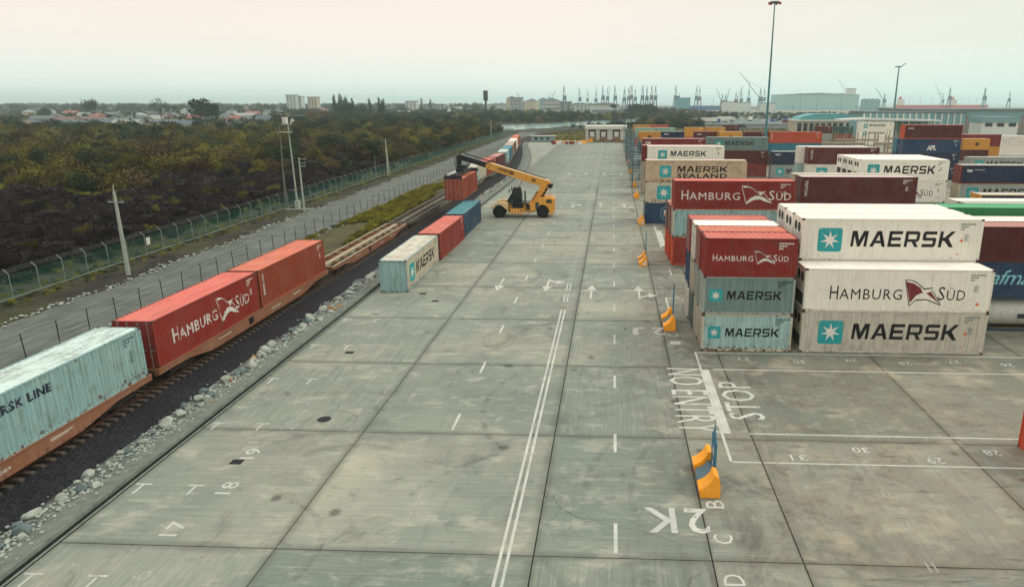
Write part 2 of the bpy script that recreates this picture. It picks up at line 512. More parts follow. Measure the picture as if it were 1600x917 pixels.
def d_star(p, L, H, kind, x0, s, z0, cut=None):
    def tile():
        st, ti = star_polys()
        b = polymesh([ti]); return fit_bm(b, x0, x0 + s, z0, z0 + s)
    def star():
        st, ti = star_polys(); n = 14
        b = bmesh.new(); c = b.verts.new((.5, 0, .5)); vs = [b.verts.new((x, 0, z)) for x, z in st]
        for i in range(n): b.faces.new((c, vs[i], vs[(i + 1) % n]))
        for v in b.verts: v.co.x = x0 + v.co.x * s; v.co.z = z0 + v.co.z * s
        return b
    t = add_decal(p, 'logo_tile', 'tile%.2f%.2f%.2f' % (x0, s, z0), L, H, kind, tile, M_TX_T)
    add_decal(t, 'logo_star', 'star%.2f%.2f%.2f' % (x0, s, z0), L, H, kind, star, M_TX_W, .003)
def d_maersk(p, L, H, kind, x0, x1, z0, z1, m=None):
    add_decal(p, 'lettering', 'mk%.2f%.2f' % (x0, z0), L, H, kind, lambda: fit_bm(polymesh(maersk_polys()[0]), x0, x1, z0, z1), m or M_TX_K)
def d_text(p, L, H, kind, txt, x0, x1, z0, z1, m, bold=0.0, spacing=1.0, name='lettering', slant=0.0, rot=False):
    def fn():
        b = text_bm(txt, bold, spacing)
        if slant:
            for v in b.verts: v.co.x += slant * v.co.z
        if rot:   # reading downwards
            for v in b.verts: v.co.x, v.co.z = v.co.z, -v.co.x
        return fit_bm(b, x0, x1, z0, z1)
    return add_decal(p, name, 'tx%s%.2f%.2f' % (txt, x0, z0), L, H, kind, fn, m)
def d_codes(p, L, H, kind, m, x=None, right=True):
    x_ = x
    """small identification marks near the right end"""
    rnd = random.Random(int(L * 100 + H * 10))
    x = (L / 2 - 1.5) if x is None else x
    def fn():
        b = bmesh.new(); ps = []
        for r_, (w, n) in enumerate(((1.0, 9), (.55, 5), (.3, 3))):
            z = H - .38 - r_ * .17
            for i in range(n):
                a = x + i * w / n; ps.append([(a, z), (a + w / n * .7, z), (a + w / n * .7, z + .1), (a, z + .1)])
        for r_ in range(7 if x_ is None else 0):
            z = H - 1.05 - r_ * .07; ps.append([(x + .3, z), (x + .3 + .25 + .2 * rnd.random(), z), (x + .5, z + .03), (x + .3, z + .03)])
        return polymesh(ps)
    add_decal(p, 'code_marks', 'codes%.2f%s' % (x, x_), L, H, kind, fn, m)
def d_tri(p, L, H, kind, x, z, s=.22):
    add_decal(p, 'warning_triangle', 'tri%.2f%.2f' % (x, z), L, H, kind, lambda: polymesh([[(x - s / 2, z), (x + s / 2, z), (x, z + s)]]), M_TX_O)
def d_hs(p, L, H, kind, x0, x1, z0, h, m, white=False):
    """HAMBURG flag SUD; small capitals, first letters taller"""
    W = x1 - x0
    def words():
        c = h * .78
        bs = [fit_bm(text_bm('H', .0), x0, x0 + W * .062, z0, z0 + h), fit_bm(text_bm('AMBURG', .0, 1.12), x0 + W * .072, x0 + W * .535, z0, z0 + c),
              fit_bm(text_bm('S', .0), x0 + W * .80, x0 + W * .85, z0, z0 + h), fit_bm(text_bm('\u00dcD', .0, 1.08), x0 + W * .865, x1, z0, z0 + c * 1.22)]
        return join_bm(bs)
    add_decal(p, 'lettering', 'hsw%.2f' % x0, L, H, kind, words, m)
    fx0, fx1, fz0, fz1 = x0 + W * .545, x0 + W * .83, z0 - h * .46, z0 + h * 1.5
    def loc(ps): return lambda: polymesh([[(fx0 + a * (fx1 - fx0), fz0 + b * (fz1 - fz0)) for a, b in q] for q in ps])
    if white:
        add_decal(p, 'flag_field', 'hsr%.2f' % x0, L, H, kind, loc(FLAG_RED), M_TX_R)
        thin = [[(0, 1), (.14, 1.0), (.30, .93), (.52, .66), (.80, .72), (.80, .70), (.52, .63), (.30, .90), (.14, .97)], [(.17, 0), (.34, .26), (.60, .28), (1.0, .06), (1.0, .04), (.60, .25), (.34, .22)]]
        thin = FLAG_LN + [[(0, 1), (.14, 1.0), (.14, .97), (.01, .97)], [(.14, 1), (.30, .93), (.30, .89), (.14, .97)], [(.30, .93), (.52, .68), (.52, .63), (.30, .89)], [(.52, .68), (.74, .72), (.74, .68), (.52, .63)], [(.17, 0), (.34, .26), (.34, .21), (.19, .0)], [(.34, .26), (.60, .28), (.60, .24), (.34, .21)], [(.60, .28), (1.0, .07), (.98, .04), (.60, .24)]]
        add_decal(p, 'flag_outline', 'hsl%.2f' % x0, L, H, kind, loc(thin), M_TX_K, .002)
    else:
        add_decal(p, 'flag_emblem', 'hsf%.2f' % x0, L, H, kind, loc(FLAG_UP + FLAG_LO + FLAG_LN), m)

def apply_decal(p, d, L, H, kind):
    if d is None: return
    hx = L / 2
    if d == 'maersk40':      # big logo over a white side
        d_star(p, L, H, kind, -4.95, 1.65, H * .5 - .85); d_maersk(p, L, H, kind, -2.72, 4.3, H * .5 - .48, H * .5 + .62)
        d_codes(p, L, H, kind, M_TX_G); d_tri(p, L, H, kind, hx - 1.35, 1.35, .26); d_tri(p, L, H, kind, hx - 1.5, .45, .16)
    elif d == 'maersk45':
        d_star(p, L, H, kind, -hx + 1.9, 1.6, H * .5 - .85); d_maersk(p, L, H, kind, -hx + 4.1, hx - 3.2, H * .5 - .3, H * .5 + .62); d_codes(p, L, H, kind, M_TX_K)
    elif d == 'maersk45s':
        d_star(p, L, H, kind, -hx + 1.9, 1.6, H * .5 - .85); d_maersk(p, L, H, kind, -hx + 4.3, hx - 2.6, H * .5 - .12, H * .5 + .68)
        d_text(p, L, H, kind, 'SEALAND', -hx + 4.3, hx - 2.6, H * .5 - .95, H * .5 - .3, M_TX_K, .03, 1.15, 'second_lettering')
    elif d == 'maersk20':
        d_star(p, L, H, kind, -hx + .42, .86, H * .5 - .42); d_maersk(p, L, H, kind, -1.45, 2.2, H * .5 - .26, H * .5 + .33); d_codes(p, L, H, kind, M_TX_K, hx - 1.15)
    elif d == 'maerskline':
        d_text(p, L, H, kind, 'MAERSK LINE', -4.7, -.5, 1.9, 2.36, M_TX_N, .04, 1.1); d_codes(p, L, H, kind, M_TX_N)
        d_text(p, L, H, kind, 'D', hx - 1.2, hx - .95, 1.15, 1.4, M_TX_K, .01, 1, 'small_mark')
    elif d == 'hs40':
        d_hs(p, L, H, kind, -5.3, 5.7, .98, .95, M_TX_W); d_codes(p, L, H, kind, M_TX_W)
    elif d == 'hs40t':
        d_hs(p, L, H, kind, -4.4, 4.7, .98, .92, M_TX_W); d_codes(p, L, H, kind, M_TX_W)
    elif d == 'hs40w':
        d_hs(p, L, H, kind, -4.4, 4.4, .84, .92, M_TX_K, True); d_codes(p, L, H, kind, M_TX_G); d_tri(p, L, H, kind, hx - .85, .5, .26)
    elif d == 'hs20':
        d_hs(p, L, H, kind, -2.5, 2.45, 1.06, .46, M_TX_W); d_codes(p, L, H, kind, M_TX_W, hx - 1.25)
    elif d == 'tex':
        d_text(p, L, H, kind, 'TRITON', -hx + .45, -hx + .78, H * .3, H - .35, M_TX_W, .02, 1.0, 'lettering', 0, True); d_codes(p, L, H, kind, M_TX_W)
    elif d == 'textainer':
        d_text(p, L, H, kind, 'TEXTAINER', -hx + .5, -hx + .82, H * .28, H - .35, M_TX_W, .02, 1.0, 'lettering', 0, True); d_codes(p, L, H, kind, M_TX_W)
    elif d == 'texh':
        d_text(p, L, H, kind, 'tex', -hx + .8, -hx + 1.6, H - .95, H - .5, M_TX_W, .03); d_text(p, L, H, kind, 'CONTAINERS', -hx + 1.75, -hx + 3.2, H - .72, H - .55, M_TX_W, .0, 1.0, 'small_lettering')
    elif d == 'apl':
        d_text(p, L, H, kind, 'APL', -.95, 1.05, H * .5 - .95, H * .5 + .15, M_TX_W, .06, .95, 'lettering', .12)
        add_decal(p, 'swoosh', 'aplsw', L, H, kind, lambda: polymesh([[(-.6, H * .5 + .5), (-.2, H * .5 + .72), (1.3, H * .5 + .76), (1.3, H * .5 + .52), (-.2, H * .5 + .56)]]), M_TX_R); d_codes(p, L, H, kind, M_TX_W)
    elif d == 'cai':
        d_text(p, L, H, kind, 'CAI', -hx + .75, -hx + 1.9, H - 1.25, H - .6, M_TX_W, .05); d_codes(p, L, H, kind, M_TX_W)
    elif d == 'safmarine':
        d_text(p, L, H, kind, 'Safmarine', -hx + .5, hx - 5.8, H * .5 - .35, H * .5 + .75, M_TX_C, .0, .92, 'lettering', .35)
    elif d == 'sealogo':
        d_text(p, L, H, kind, 'seaco', -hx + .75, -hx + 1.9, H - .85, H - .5, M_TX_W, .03)
    elif d == 'msc':
        add_decal(p, 'emblem', 'msc', L, H, kind, lambda: polymesh([[(.05 + .5 * math.cos(t * math.pi / 8), H * .5 + .05 + .42 * math.sin(t * math.pi / 8)) for t in range(16)]]), M_TX_K)
        d_text(p, L, H, kind, 'msc', -.35, .45, H * .5 - .15, H * .5 + .25, PAL['yellow'][0], .03, 1, 'emblem_lettering')
    elif d == 'cosco':
        d_text(p, L, H, kind, 'COSCO', -hx + .8, -hx + 2.0, H - .9, H - .5, M_TX_W, .03)
    elif d == 'po':
        def ring():
            ps = []
            for i in range(32):
                a, b = 2 * math.pi * i / 32, 2 * math.pi * (i + 1) / 32
                ps.append([(-hx + 3.2 + r_ * math.cos(t), H * .5 + r_ * math.sin(t)) for r_, t in ((1.02, a), (1.02, b), (.96, b), (.96, a))])
            return polymesh(ps)
        add_decal(p, 'ring', 'poring', L, H, kind, ring, M_TX_C)
        c = -hx + 3.2; z = H * .5
        add_decal(p, 'flag_emblem', 'pof', L, H, kind, lambda: polymesh([[(c - .55, z - .5), (c - .48, z - .5), (c - .48, z + .5), (c - .55, z + .5)], [(c - .48, z - .05), (c - .1, z + .05), (c - .1, z + .5), (c - .48, z + .45)], [(c + .3, z - .1), (c + .7, z - .05), (c + .7, z + .3), (c + .3, z + .35)]]), M_TX_W)
        add_decal(p, 'flag_field', 'pofr', L, H, kind, lambda: polymesh([[(c - .1, z + .05), (c + .3, z - .1), (c + .3, z + .35), (c - .1, z + .5)], [(c - .48, z - .35), (c + .3, z - .35), (c + .3, z - .1), (c - .1, z + .05), (c - .48, z - .05)]]), M_TX_O)
    elif d == 'star_ends':
        d_star(p, L, H, kind, -hx + 1.6, 1.9, H * .5 - 1.0)
    elif d == 'codes':
        d_codes(p, L, H, kind, M_TX_W)
    elif d == 'hsmark':
        d_hs(p, L, H, kind, -hx + 2.0, hx - 1.9, H * .5 - .45, .9, M_TX_K, True)
    elif d == 'graffiti':
        def fn():
            rnd = random.Random(5); ps = []
            for i in range(26):
                x = -hx + .8 + rnd.random() * (L - 2.5); z = .5 + rnd.random() * 1.1; a = rnd.random() * 3; w = .09; l = .3 + .35 * rnd.random()
                dx, dz = math.cos(a) * l, math.sin(a) * l
                ps.append([(x, z), (x + w, z), (x + w + dx, z + dz), (x + dx, z + dz)])
            return polymesh(ps)
        add_decal(p, 'graffiti', 'graf', L, H, kind, fn, M_TX_N)

N_CONT = 0
def container(x, y, z, L, H, kind, colour, decal, label, near=False, rz=0.0, door=True, group='shipping containers in the terminal', endcol=None, roofs=True):
    """x, y: centre of the footprint"""
    global N_CONT
    N_CONT += 1
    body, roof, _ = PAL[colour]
    M = cont_meshes(L, H, kind)
    r = empty('shipping_container', (x, y, z), rz)
    tag(r, label, 'container', group)
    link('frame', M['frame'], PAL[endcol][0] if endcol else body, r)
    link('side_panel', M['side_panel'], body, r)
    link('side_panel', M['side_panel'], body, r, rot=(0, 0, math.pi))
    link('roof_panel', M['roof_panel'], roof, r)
    link('floor', M['floor'], M_CAST, r)
    ec = PAL[endcol][0] if endcol else body
    hx, hy = L / 2, CW / 2
    if door == 'machine':
        e = link('machinery_panel', M['machinery_panel'], body, r)
        link('fan_grille', M['fan_grille'], M_GRILLE, e)
        link('end_panel', M['end_panel'], body, r)
    elif door:
        link('end_panel', M['end_panel'], ec, r)
        for sgn in (1, -1):
            dr = link('door', M['door'], ec, r, sc=(1, sgn, 1))
            for yy in (.32, .86):
                link('lock_rod', M['lock_rod'], M_ROD, dr, loc=(-hx + .005, yy, 0))
    else:
        link('end_panel', M['end_panel'], ec, r, rot=(0, 0, math.pi))
        link('end_panel', M['end_panel'], ec, r)
    mc = M_CAST if near else ec
    for sx in (0, 1):
        for sy in (0, 1):
            for sz in (0, 1):
                if not near and sz == 0 and sx: continue
                link('corner_casting', M['corner_casting'], mc, r, loc=((hx - .178) if sx else -hx, (hy - .162) if sy else -hy, (H - .118) if sz else 0))
    apply_decal(r, decal, L, H, kind)
    return r
# ------------------------------------------------------------------ ground, sea, river
def sheet(name, pts, z, m, kind='structure', parent=None):
    s = MB(); s.add([(x, y, z) for x, y in pts], [tuple(range(len(pts)))])
    o = s.build(name, m, parent)
    if kind and parent is None: o['kind'] = kind
    return o

t = NT('land'); G = t.geo.outputs['Position']
n1 = t.noise(G, 0.012, 6, 0.6); n2 = t.noise(G, 0.15, 6, 0.7); n3 = t.noise(G, 2.5, 4, 0.7)
c_ = t.mix(t.rng(n1, 0.4, 0.62), lin((72, 62, 50)), lin((70, 70, 44)))
c_ = t.mix(t.rng(n2, 0.42, 0.66), c_, lin((48, 42, 38)))
c_ = t.mix(t.rng(n3, 0.3, 0.7, 0.0, 0.5), c_, lin((44, 40, 34)))
t.bump(n3, 0.4, 0.2)
M_LAND = t.out(c_, 0.95)
# the land: fine rows near the yard, one step down to the sea in the far right
s = MB(); s.add([(-30000, -300, -.30), (2600, -300, -.30), (1350, 1900, -.30), (560, 2300, -.30), (-300, 3600, -.30), (-1500, 5200, -.30), (-30000, 16000, -.30)], [(0, 1, 2, 3, 4, 5, 6)])
o = s.build('ground', M_LAND); o['kind'] = 'structure'

t = NT('sea_water'); G = t.geo.outputs['Position']
n1 = t.noise(G, 0.004, 4, 0.6, (1, 3, 1)); n2 = t.noise(G, 0.25, 4, 0.6, (.4, 1, 1))
c_ = t.mix(n1, lin((60, 120, 122)), lin((84, 142, 140)))
t.bump(n2, 0.25, 0.3)
M_SEA = t.out(c_, 0.25, 0, 0.5)
sheet('sea', [(-30000, -310), (40000, -310), (40000, 40000), (-30000, 40000)], -.75, M_SEA)

M_RIVER = plain('river_water', (150, 186, 180), .12, .06, .05, bump=.03, spec=.6)
riv = [(-88, 520), (-74, 470), (-60, 452), (-44, 462), (-34, 505), (-16, 540), (2, 560), (30, 600), (52, 640), (72, 690), (92, 700), (60, 735), (26, 735), (4, 690), (-18, 640), (-36, 600), (-52, 560), (-70, 545)]
sheet('river', riv, -.29, M_RIVER)
sheet('river', [(-74, 446), (-62, 438), (-52, 446), (-60, 456)], -.286, M_RIVER)
sheet('river', [(-20, 590), (-4, 570), (34, 632), (66, 660), (70, 700), (20, 700)], -.286, M_RIVER)

# gravel service road with rough stony shoulders
t = NT('gravel'); G = t.geo.outputs['Position']
n1 = t.noise(G, 0.25, 5, 0.6); n2 = t.noise(G, 9.0, 4, 0.75); n3 = t.noise(G, 1.2, 4, .6, (3, .25, 1))
c_ = t.mix(t.rng(n1, 0.35, 0.65), lin((84, 92, 86)), lin((112, 116, 105)))
c_ = t.mix(t.rng(n2, 0.35, 0.7, 0, .75), c_, lin((70, 72, 70)))
c_ = t.mix(t.rng(n3, 0.5, 0.75, 0, .5), c_, lin((146, 146, 134)))
t.bump(n2, 0.6, 0.06)
M_GRAVEL = t.out(c_, 0.95)
t = NT('verge_soil'); G = t.geo.outputs['Position']
n1 = t.noise(G, 0.35, 6, 0.65); n2 = t.noise(G, 3.0, 6, 0.75); n3 = t.noise(G, .12, 3, .6)
c_ = t.mix(t.rng(n1, 0.4, 0.6), lin((40, 35, 30)), lin((68, 60, 50)))
c_ = t.mix(t.rng(n3, 0.42, 0.6, 0, .8), c_, lin((84, 86, 44)))
c_ = t.mix(t.rng(n2, 0.35, 0.65, 0, .7), c_, lin((30, 28, 26)))
t.bump(n2, 1.0, 0.25)
M_SOIL = t.out(c_, 0.95)

def wob(y, k, a): return a * (math.sin(y * .31 + k) + .6 * math.sin(y * .83 + 2 * k) + .4 * math.sin(y * 1.9 + k * 3))
def band(name, yy, xl, xr, z, m, kind='structure', rough=0.0, n=1, h=0.0):
    """long strip between two x(y) curves, optionally lumpy"""
    s = MB(); rnd = random.Random(3); rows = []
    for y in yy:
        a, b = xl(y), xr(y)
        rows.append([(a + (b - a) * i / n, y, z + (h * (rnd.random() - .3) if 0 < i < n or n == 1 else 0)) for i in range(n + 1)])
    vs = [p for r_ in rows for p in r_]; w = n + 1
    fs = [(j * w + i, j * w + i + 1, (j + 1) * w + i + 1, (j + 1) * w + i) for j in range(len(rows) - 1) for i in range(n)]
    s.add(vs, fs); o = s.build(name, m, smooth=True)
    if kind: o['kind'] = kind
    return o
def yr(a, b, st):
    n = int((b - a) / st); return [a + (b - a) * i / n for i in range(n + 1)]
def road_l(y): return -46.6 - (.016 * (y - 60) if y > 60 else 0) + wob(y, 1, .28)
def road_r(y): return -39.6 - (.010 * (y - 100) if y > 100 else 0)
def fence_x(y): return -51.9 - (.0115 * (y - 80) if y > 80 else 0)
band('gravel_road', yr(5, 400, 1.0), road_l, lambda y: road_r(y) + 1.4 + wob(y, 4, .2), -.22, M_GRAVEL)
band('verge', yr(5, 400, .8), lambda y: fence_x(y) - 1.6 + wob(y, 7, .3), lambda y: road_l(y) - .05, -.20, M_SOIL, n=8, h=.22)

# ballast bed
def trk(y):
    if y < 172: return -27.75
    if y < 184: return -27.75 - .095 * (y - 172) * (y - 172) / 24
    return -27.75 - .57 - .095 * (y - 184)
TRACK = [(trk(y), y) for y in yr(4, 296, 2)] + [(-39.4, 306), (-40.2, 318), (-40.4, 332), (-39.6, 348), (-38, 364), (-35.2, 382), (-31.4, 400), (-25.8, 418), (-18, 436), (-8, 450), (4, 461), (18, 470), (34, 476), (60, 482), (90, 486)]
t = NT('ballast_stone'); G = t.geo.outputs['Position']
n1 = t.noise(G, 0.3, 4, 0.6)
v = t.n.new('ShaderNodeTexVoronoi'); v.inputs['Scale'].default_value = 9.0; t.l.new(G, v.inputs['Vector'])
c_ = t.mix(t.rng(v.outputs['Color'], 0.1, 1.0), lin((16, 16, 20)), lin((58, 56, 62)))
c_ = t.mix(t.rng(n1, 0.4, 0.7, 0, .5), c_, lin((30, 24, 24)))
t.bump(v.outputs['Distance'], 1.0, 0.08)
M_BALLAST = t.out(c_, 0.95)
def offset_line(line, d):
    out = []
    for i, (x, y) in enumerate(line):
        a = line[max(0, i - 1)]; b = line[min(len(line) - 1, i + 1)]
        tx, ty = b[0] - a[0], b[1] - a[1]; l = math.hypot(tx, ty)
        out.append((x + ty / l * d, y - tx / l * d))
    return out
def cross_strip(name, line, profile, m, kind='structure', parent=None, smooth=False):
    """profile: [(offset, z)...] swept along the line"""
    s = MB(); cols = [offset_line(line, d) for d, _ in profile]; w = len(profile)
    vs = [(cols[j][i][0], cols[j][i][1], profile[j][1]) for i in range(len(line)) for j in range(w)]
    fs = [(i * w + j, i * w + j + 1, (i + 1) * w + j + 1, (i + 1) * w + j) for i in range(len(line) - 1) for j in range(w - 1)]
    s.add(vs, fs); o = s.build(name, m, parent, smooth=smooth)
    if kind and parent is None: o['kind'] = kind
    return o
cross_strip('ballast_bed', TRACK, [(-3.6, -.28), (-2.2, -.13), (-1.5, -.11), (1.5, -.11), (3.3, -.13), (3.75, -.26)], M_BALLAST)

# railway track: sleepers one by one near, rails as swept bars
M_SLEEPER = plain('sleeper_concrete', (88, 76, 66), .9, .25, 5, bump=.2)
M_RAIL = plain('rail_steel', (88, 62, 50), .5, .3, 6, .5)
trackr = empty('railway_track', (0, 0, 0)); tag(trackr, 'railway track on dark ballast running under the wagons', 'railway track')
sl = MB(); sl.prism([(-1.3, -.13), (1.3, -.13), (1.3, .0), (1.16, .03), (-1.16, .03), (-1.3, .0)], 'y', -.12, .12)
sl_me = sl.mesh('sleeper')
def along(line, step):
    out = []; acc = 0.0
    for (x0, y0), (x1, y1) in zip(line, line[1:]):
        l = math.hypot(x1 - x0, y1 - y0); d = acc
        while d < l:
            out.append((x0 + (x1 - x0) * d / l, y0 + (y1 - y0) * d / l, math.atan2(y1 - y0, x1 - x0) - math.pi / 2)); d += step
        acc = d - l
    return out
far_sl = MB()
for i, (x, y, a) in enumerate(along(TRACK, .62)):
    if y < 12: continue
    if i < 290: link('sleeper', sl_me, M_SLEEPER, trackr, loc=(x, y, -.02), rot=(0, 0, a))
    elif y < 460:
        q = Vector((math.cos(a), math.sin(a), 0)); far_sl.bar(Vector((x, y, -.08)) - q * 1.3, Vector((x, y, -.08)) + q * 1.3, .24, .14)
o = far_sl.build('distant_sleepers', M_SLEEPER, trackr); o['kind'] = 'stuff'
for d in (-.76, .76):
    cross_strip('rail', TRACK, [(d - .07, .01), (d - .07, .03), (d - .02, .05), (d - .035, .15), (d + .035, .15), (d + .02, .05), (d + .07, .03), (d + .07, .01)], M_RAIL, parent=trackr)

# ------------------------------------------------------------------ concrete yard
t = NT('yard_concrete'); G = t.geo.outputs['Position']; slab = t.oi.outputs['Random']; off = t.offs()
big = t.noise(G, 0.085, 5, 0.6); mid = t.noise(G, 0.55, 6, 0.72, dist=.4); fine = t.noise(G, 7.0, 5, 0.7)
brx = t.noise(G, 1.0, 7, 0.8, (.30, 9.0, 1), offs=off); bry = t.noise(G, 1.0, 7, 0.8, (9.0, .30, 1), offs=off)
dirn = t.rng(slab, .52, .56)
mb = t.n.new('ShaderNodeMix'); mb.data_type = 'FLOAT'; t.l.new(dirn, mb.inputs[0]); t.l.new(brx, mb.inputs[2]); t.l.new(bry, mb.inputs[3]); br = mb.outputs[0]
sb_ = t.noise(G, .16, 5, .62, offs=off); sb2 = t.noise(G, .5, 6, .7, (1, 1.6, 1), dist=.5, offs=off)
tire = t.noise(G, .35, 5, .65, (1.5, .22, 1), dist=2.2); blot = t.noise(G, .2, 7, .72, dist=1.0)
c_ = t.mix(t.rng(t.math('FRACT', t.math('MULTIPLY', slab, 7.31)), 0, 1), lin((126, 134, 124)), lin((160, 160, 146)))
c_ = t.mix(t.rng(big, 0.36, 0.64), t.mix(1.0, c_, (.76, .84, .83), 'MULTIPLY'), t.mix(1.0, c_, (1.10, 1.06, 1.0), 'MULTIPLY'))
c_ = t.mix(t.rng(sb_, 0.40, 0.62, 0, .42), c_, lin((104, 112, 106)))
c_ = t.mix(t.rng(sb2, 0.52, 0.66, 0, .50), c_, lin((188, 184, 166)))
c_ = t.mix(t.rng(br, 0.52, 0.68, 0, .40), c_, lin((190, 187, 172)))
c_ = t.mix(t.rng(br, 0.48, 0.32, 0, .34), c_, lin((92, 100, 94)))
c_ = t.mix(t.rng(tire, 0.58, 0.72, 0, .30), c_, lin((78, 82, 80)))
c_ = t.mix(t.rng(blot, 0.54, 0.66, 0, .42), c_, lin((84, 84, 78)))
c_ = t.mix(t.rng(mid, 0.59, 0.72, 0, .62), c_, lin((74, 76, 72)))
c_ = t.mix(t.rng(fine, 0.62, 0.8, 0, .35), c_, lin((84, 86, 80)))
c_ = t.mix(t.rng(fine, 0.36, 0.24, 0, .30), c_, lin((190, 188, 176)))
# dirt gathered along the joints of each slab
ge = t.sep(t.tc.outputs['Generated'])
def edge_d(v): return t.math('MINIMUM', v, t.math('SUBTRACT', 1.0, v))
ed = t.math('ADD', t.math('MINIMUM', edge_d(ge[0]), edge_d(ge[1])), t.rng(mid, .3, .7, -.012, .014))
c_ = t.mix(t.rng(ed, .040, .004, 0, .42), c_, lin((78, 80, 74)))
# small spilled-oil spots
vs_ = t.n.new('ShaderNodeTexVoronoi'); vs_.inputs['Scale'].default_value = .30; t.l.new(G, vs_.inputs['Vector'])
spot_ = t.math('ADD', vs_.outputs['Distance'], t.rng(mid, .3, .7, -.04, .04))
c_ = t.mix(t.rng(spot_, .10, .05, 0, .62), c_, lin((56, 56, 52)))
# hairline cracks on some slabs
vo = t.n.new('ShaderNodeTexVoronoi'); vo.feature = 'DISTANCE_TO_EDGE'; vo.inputs['Scale'].default_value = .16
vd = t.n.new('ShaderNodeVectorMath'); vd.operation = 'ADD'; nn = t.n.new('ShaderNodeTexNoise'); nn.inputs['Scale'].default_value = .8; nn.inputs['Detail'].default_value = 5
t.l.new(G, nn.inputs['Vector']); t.l.new(G, vd.inputs[0]); t.l.new(nn.outputs['Color'], vd.inputs[1]); t.l.new(vd.outputs[0], vo.inputs['Vector'])
crk = t.math('MULTIPLY', t.rng(vo.outputs['Distance'], .006, .001), t.rng(t.noise(G, .07, 3, .5), .54, .58))
c_ = t.mix(t.math('MULTIPLY', crk, .45), c_, lin((50, 50, 46)))
sx_ = t.sep(G)
# browner, oilier concrete on the stacking side
c_ = t.mix(t.math('MULTIPLY', t.rng(sx_[0], 0.0, 8.0), t.rng(mid, .3, .6, .10, .42)), c_, lin((124, 104, 84)))
ob = t.rng(t.noise(G, .33, 6, .7, (1, .6, 1), dist=.8), .50, .66, 0, .75)
c_ = t.mix(t.math('MULTIPLY', ob, t.math('MULTIPLY', t.rng(sx_[0], 1.6, 3.6), t.rng(sx_[0], 12.5, 7.0))), c_, lin((74, 66, 62)))
dst = t.noise(G, 1.0, 6, .75, (.35, 1.9, 1), dist=.4)
c_ = t.mix(t.math('MULTIPLY', t.rng(dst, .56, .70, 0, .7), t.rng(sx_[0], 5.0, 9.0)), c_, lin((62, 58, 52)))
c_ = t.mix(t.math('MULTIPLY', t.rng(t.noise(G, .3, 5, .6), .55, .68, 0, .5), t.rng(sx_[0], 4.0, 8.0)), c_, lin((196, 182, 158)))
# rust bleeding from the container at the right edge
dx_ = t.math('SUBTRACT', sx_[0], 19.6); dy_ = t.math('MULTIPLY', t.math('SUBTRACT', sx_[1], 28.7), 2.0)
rd = t.math('SQRT', t.math('ADD', t.math('MULTIPLY', dx_, dx_), t.math('MULTIPLY', dy_, dy_)))
c_ = t.mix(t.rng(t.math('ADD', rd, t.rng(mid, .3, .7, -.8, .8)), 1.25, .9, 0, .9), c_, lin((104, 46, 34)))
c_ = t.mix(1.0, c_, (.93, .93, .89), 'MULTIPLY')
t.bump(t.math('ADD', fine, br), 0.10, 0.02)
M_CONC = t.out(c_, t.rng(big, .3, .7, .62, .85), 0, .3)
M_JOINT = plain('joint_dirt', (34, 34, 32), .95, .2, 4)

yard = MB().box(-21.25, 260, 8, 301, -.32, -.06).build('concrete_yard', M_JOINT); yard['kind'] = 'structure'
XE = [-21.2, -12.69, -2.79, 3.89, 7.25, 17.35, 27.45, 37.5, 47.5]
YE = [22.5 + 9.75 * k for k in range(-1, 29)]
g = .022
slab_cache = {}
for i in range(len(XE) - 1):
    for j in range(len(YE) - 1):
        if YE[j] > 135: continue
        w, d = XE[i + 1] - XE[i], YE[j + 1] - YE[j]
        k = round(w, 2)
        if k not in slab_cache:
            s = MB(); s.box(-w / 2 + g, w / 2 - g, -d / 2 + g, d / 2 - g, -.20, 0)
            me = s.mesh('slab'); b = bmesh.new(); b.from_mesh(me)
            bmesh.ops.bevel(b, geom=[e for e in b.edges if all(abs(v.co.z) < 1e-5 for v in e.verts)], offset=.012, segments=1, affect='EDGES'); b.to_mesh(me); b.free()
            slab_cache[k] = me
        link('slab', slab_cache[k], M_CONC, yard, loc=((XE[i] + XE[i + 1]) / 2, (YE[j] + YE[j + 1]) / 2, 0))
s = MB()
for i in range(len(XE) - 1):
    for j in range(len(YE) - 1):
        if YE[j] > 135:
            yb = min(YE[j + 1], 301) - g
            s.box(XE[i] + g, XE[i + 1] - g, YE[j] + g, yb, -.2, 0)
XF = [47.5 + 10.1 * k for k in range(22)]
for i in range(len(XF) - 1):
    for j in range(len(YE) - 1): s.box(XF[i] + g, min(XF[i + 1], 260) - g, YE[j] + g, min(YE[j + 1], 301) - g, -.2, 0)
o = s.build('distant_slabs', M_CONC, yard); o['kind'] = 'stuff'

# paved strip, kerb and crane-rail groove on the left edge
M_CONC2 = plain('edge_concrete', (126, 132, 122), .9, .2, 1.5, bump=.15)
M_CURB = plain('old_kerb', (112, 116, 106), .9, .28, 2.0, bump=.25)
M_GROOVE = plain('groove_dirt', (26, 26, 26), .95, .3, 3)
edge = [(-21.25, y) for y in yr(8, 176, 4)] + [(-21.5, 181), (-22.6, 196), (-24.5, 214), (-26.5, 230), (-30, 256), (-33, 276), (-35.6, 300)]
cross_strip('dock_edge_strip', edge, [(-1.75, -.24), (-1.65, -.07), (-.72, -.05), (-.70, .04), (-.46, .05), (-.42, -.09), (-.16, -.09), (-.13, -.012), (.0, -.012)], M_CURB)
cross_strip('crane_rail_groove', edge[:43], [(-.44, -.084), (-.30, -.084), (-.29, -.05), (-.25, -.05), (-.24, -.084), (-.14, -.084)], M_GROOVE)
